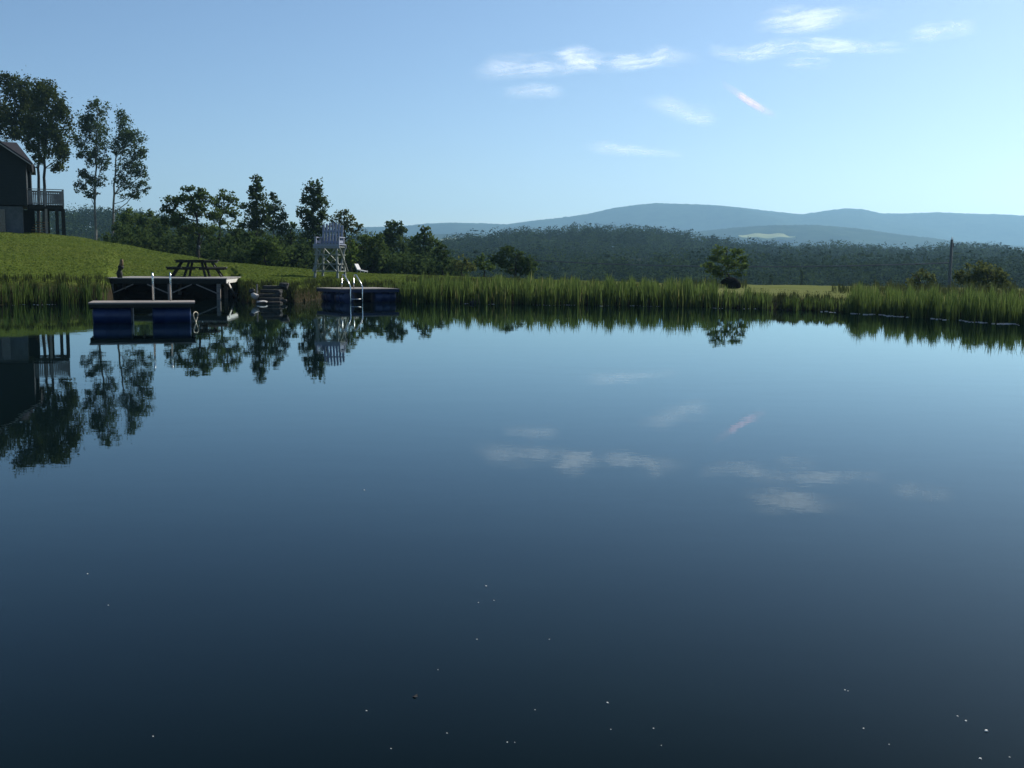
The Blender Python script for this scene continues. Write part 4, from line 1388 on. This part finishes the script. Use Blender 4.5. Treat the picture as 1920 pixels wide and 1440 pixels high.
# ------------------------------------------------------------------ clouds
def mat_cloud(name, opac, colr, scale=(3, 3, 3), thr=0.42):
    m, t, out = new_mat(name)
    tc = N(t, 'ShaderNodeTexCoord')
    uv = N(t, 'ShaderNodeAttribute', attribute_name='tint')       # 1 in the body of the wisp, 0 at its rim
    mp = N(t, 'ShaderNodeMapping')
    mp.inputs['Scale'].default_value = scale
    oi = N(t, 'ShaderNodeObjectInfo')
    ad = N(t, 'ShaderNodeVectorMath', operation='ADD')
    t.links.new(tc.outputs['Object'], ad.inputs[0])
    t.links.new(oi.outputs['Location'], ad.inputs[1])
    no = N(t, 'ShaderNodeTexNoise')
    no.inputs['Scale'].default_value = 1.0
    no.inputs['Detail'].default_value = 7
    no.inputs['Roughness'].default_value = 0.6
    no.inputs['Distortion'].default_value = 0.6
    t.links.new(ad.outputs[0], mp.inputs[0])
    t.links.new(mp.outputs[0], no.inputs['Vector'])
    m1 = N(t, 'ShaderNodeMapRange', interpolation_type='SMOOTHSTEP')
    m1.inputs['From Min'].default_value = 0.30
    m1.inputs['From Max'].default_value = 0.78
    t.links.new(no.outputs['Fac'], m1.inputs['Value'])
    mr = N(t, 'ShaderNodeMath', operation='MULTIPLY')
    sc_ = N(t, 'ShaderNodeMath', operation='MULTIPLY')
    sc_.inputs[1].default_value = opac
    t.links.new(uv.outputs['Fac'], sc_.inputs[0])
    t.links.new(sc_.outputs[0], mr.inputs[0])
    t.links.new(m1.outputs[0], mr.inputs[1])
    d = N(t, 'ShaderNodeBsdfDiffuse'); d.inputs[0].default_value = (*colr, 1)
    tr = N(t, 'ShaderNodeBsdfTranslucent'); tr.inputs[0].default_value = (*colr, 1)
    addn = N(t, 'ShaderNodeAddShader')
    t.links.new(d.outputs[0], addn.inputs[0]); t.links.new(tr.outputs[0], addn.inputs[1])
    tp = N(t, 'ShaderNodeBsdfTransparent')
    mix = N(t, 'ShaderNodeMixShader')
    t.links.new(mr.outputs[0], mix.inputs[0])
    t.links.new(tp.outputs[0], mix.inputs[1]); t.links.new(addn.outputs[0], mix.inputs[2])
    t.links.new(mix.outputs[0], out.inputs[0])
    return m
ALT = 1500.0
def sky_at(px, py, alt=ALT):
    d = ray(px, py)
    t_ = (alt - CAM_H) / d.z
    return Vector((d.x * t_, d.y * t_, alt))

def cloud(name, label, path, opac, colr=(1, 1, 1), layers=2, cat='cloud', thick=40, grain=1.0):
    """path: photo points (px, py, half height); a wisp lying level at cirrus-like height, in a few layers"""
    me_v, me_f, tint = [], [], []
    c = sky_at(path[len(path) // 2][0], path[len(path) // 2][1])
    m = 48
    nrow = 13
    for ly in range(layers):
        alt = ALT + (ly - (layers - 1) / 2) * thick
        base = len(me_v)
        for i in range(m + 1):
            q = i / m * (len(path) - 1)
            j = min(int(q), len(path) - 2)
            w = q - j
            px = path[j][0] * (1 - w) + path[j + 1][0] * w
            py = path[j][1] * (1 - w) + path[j + 1][1] * w
            hh = path[j][2] * (1 - w) + path[j + 1][2] * w
            ends = min(1.0, 3.2 * i / m, 3.2 * (1 - i / m))
            for k in range(nrow):
                v = k / (nrow - 1) * 2 - 1
                p = sky_at(px, py + v * hh, ALT)
                p.z = alt + 4 * math.sin(px * .05 + v * 3 + ly)
                me_v.append(p - c)
                tint.append(min(1.0, 1.25 * (1 - v * v) ** 1.8 * ends))
        for i in range(m):
            for k in range(nrow - 1):
                a_ = base + i * nrow + k
                me_f.append((a_, a_ + 1, a_ + nrow + 1, a_ + nrow))
    k_ = 1 / 200.0
    mat = mat_cloud(name + '_vapour', opac, colr, (k_ * 0.8 * grain, k_ * 0.5 * grain, k_ * grain))
    o = mesh_np(name, np.array([tuple(v) for v in me_v]), np.array(me_f), mat, None, np.array(tint), True)
    o.location = c
    return tag(o, label, cat)

cloud('cloud', 'long white wispy cloud band, the widest one in the sky', [(880, 138, 10), (925, 126, 24), (970, 124, 24), (1030, 120, 22), (1090, 110, 26), (1130, 118, 18), (1190, 114, 16), (1245, 104, 20), (1275, 108, 16), (1320, 112, 8)], .50)
cloud('cloud', 'bright white puffy wisp, uppermost in the sky', [(1410, 50, 14), (1450, 44, 28), (1495, 38, 30), (1540, 36, 20), (1590, 28, 14), (1660, 22, 8)], .50)
cloud('cloud', 'hook-shaped white wisp curling at one end', [(1325, 92, 6), (1345, 97, 11), (1380, 103, 13), (1425, 98, 14), (1470, 88, 18), (1520, 84, 17), (1580, 88, 13), (1650, 89, 8), (1720, 88, 4)], .50)
cloud('cloud', 'small white lens-shaped cloud standing apart', [(1700, 68, 8), (1740, 60, 16), (1780, 54, 15), (1835, 50, 8)], .50)
cloud('cloud', 'tiny flat white wisp below the hook-shaped one', [(1465, 117, 5), (1515, 118, 9), (1565, 118, 5)], .45)
cloud('cloud', 'faint thin veil of cloud above a short pink streak', [(1200, 186, 10), (1250, 198, 24), (1290, 212, 22), (1320, 218, 22), (1350, 222, 12)], .24)
cloud('cloud', 'faint low whitish puff nearest the mountains', [(1090, 278, 8), (1140, 276, 15), (1200, 282, 9), (1290, 292, 8)], .28)
cloud('cloud', 'very faint wisp below the long cloud band', [(940, 175, 8), (1000, 170, 16), (1060, 172, 8)], .24)
cloud('contrail', 'short pinkish vapour trail slanting down the sky', [(1352, 155, 4), (1378, 172, 6), (1400, 188, 6.5), (1425, 203, 6), (1458, 217, 4)], .5, (1.0, .74, .80), 3, 'contrail', 20, .35)

# ------------------------------------------------------------------ haze
def haze():
    mb = MB()
    x0, x1, y0, y1, z0, z1 = -4200, 4200, -300, 4700, -25, 240
    mb.box(((x0 + x1) / 2, (y0 + y1) / 2, (z0 + z1) / 2), (x1 - x0, y1 - y0, z1 - z0))
    m, t, out = new_mat('haze_air')
    v = N(t, 'ShaderNodeVolumePrincipled')
    v.inputs['Color'].default_value = (0.40, 0.73, 1.0, 1)
    v.inputs['Density'].default_value = 0.00017
    v.inputs['Anisotropy'].default_value = 0.45
    t.links.new(v.outputs[0], out.inputs['Volume'])
    o = mb.build('haze', m)
    tag(o, 'thin blue haze lying over the valley', 'haze', kind='stuff')
haze()
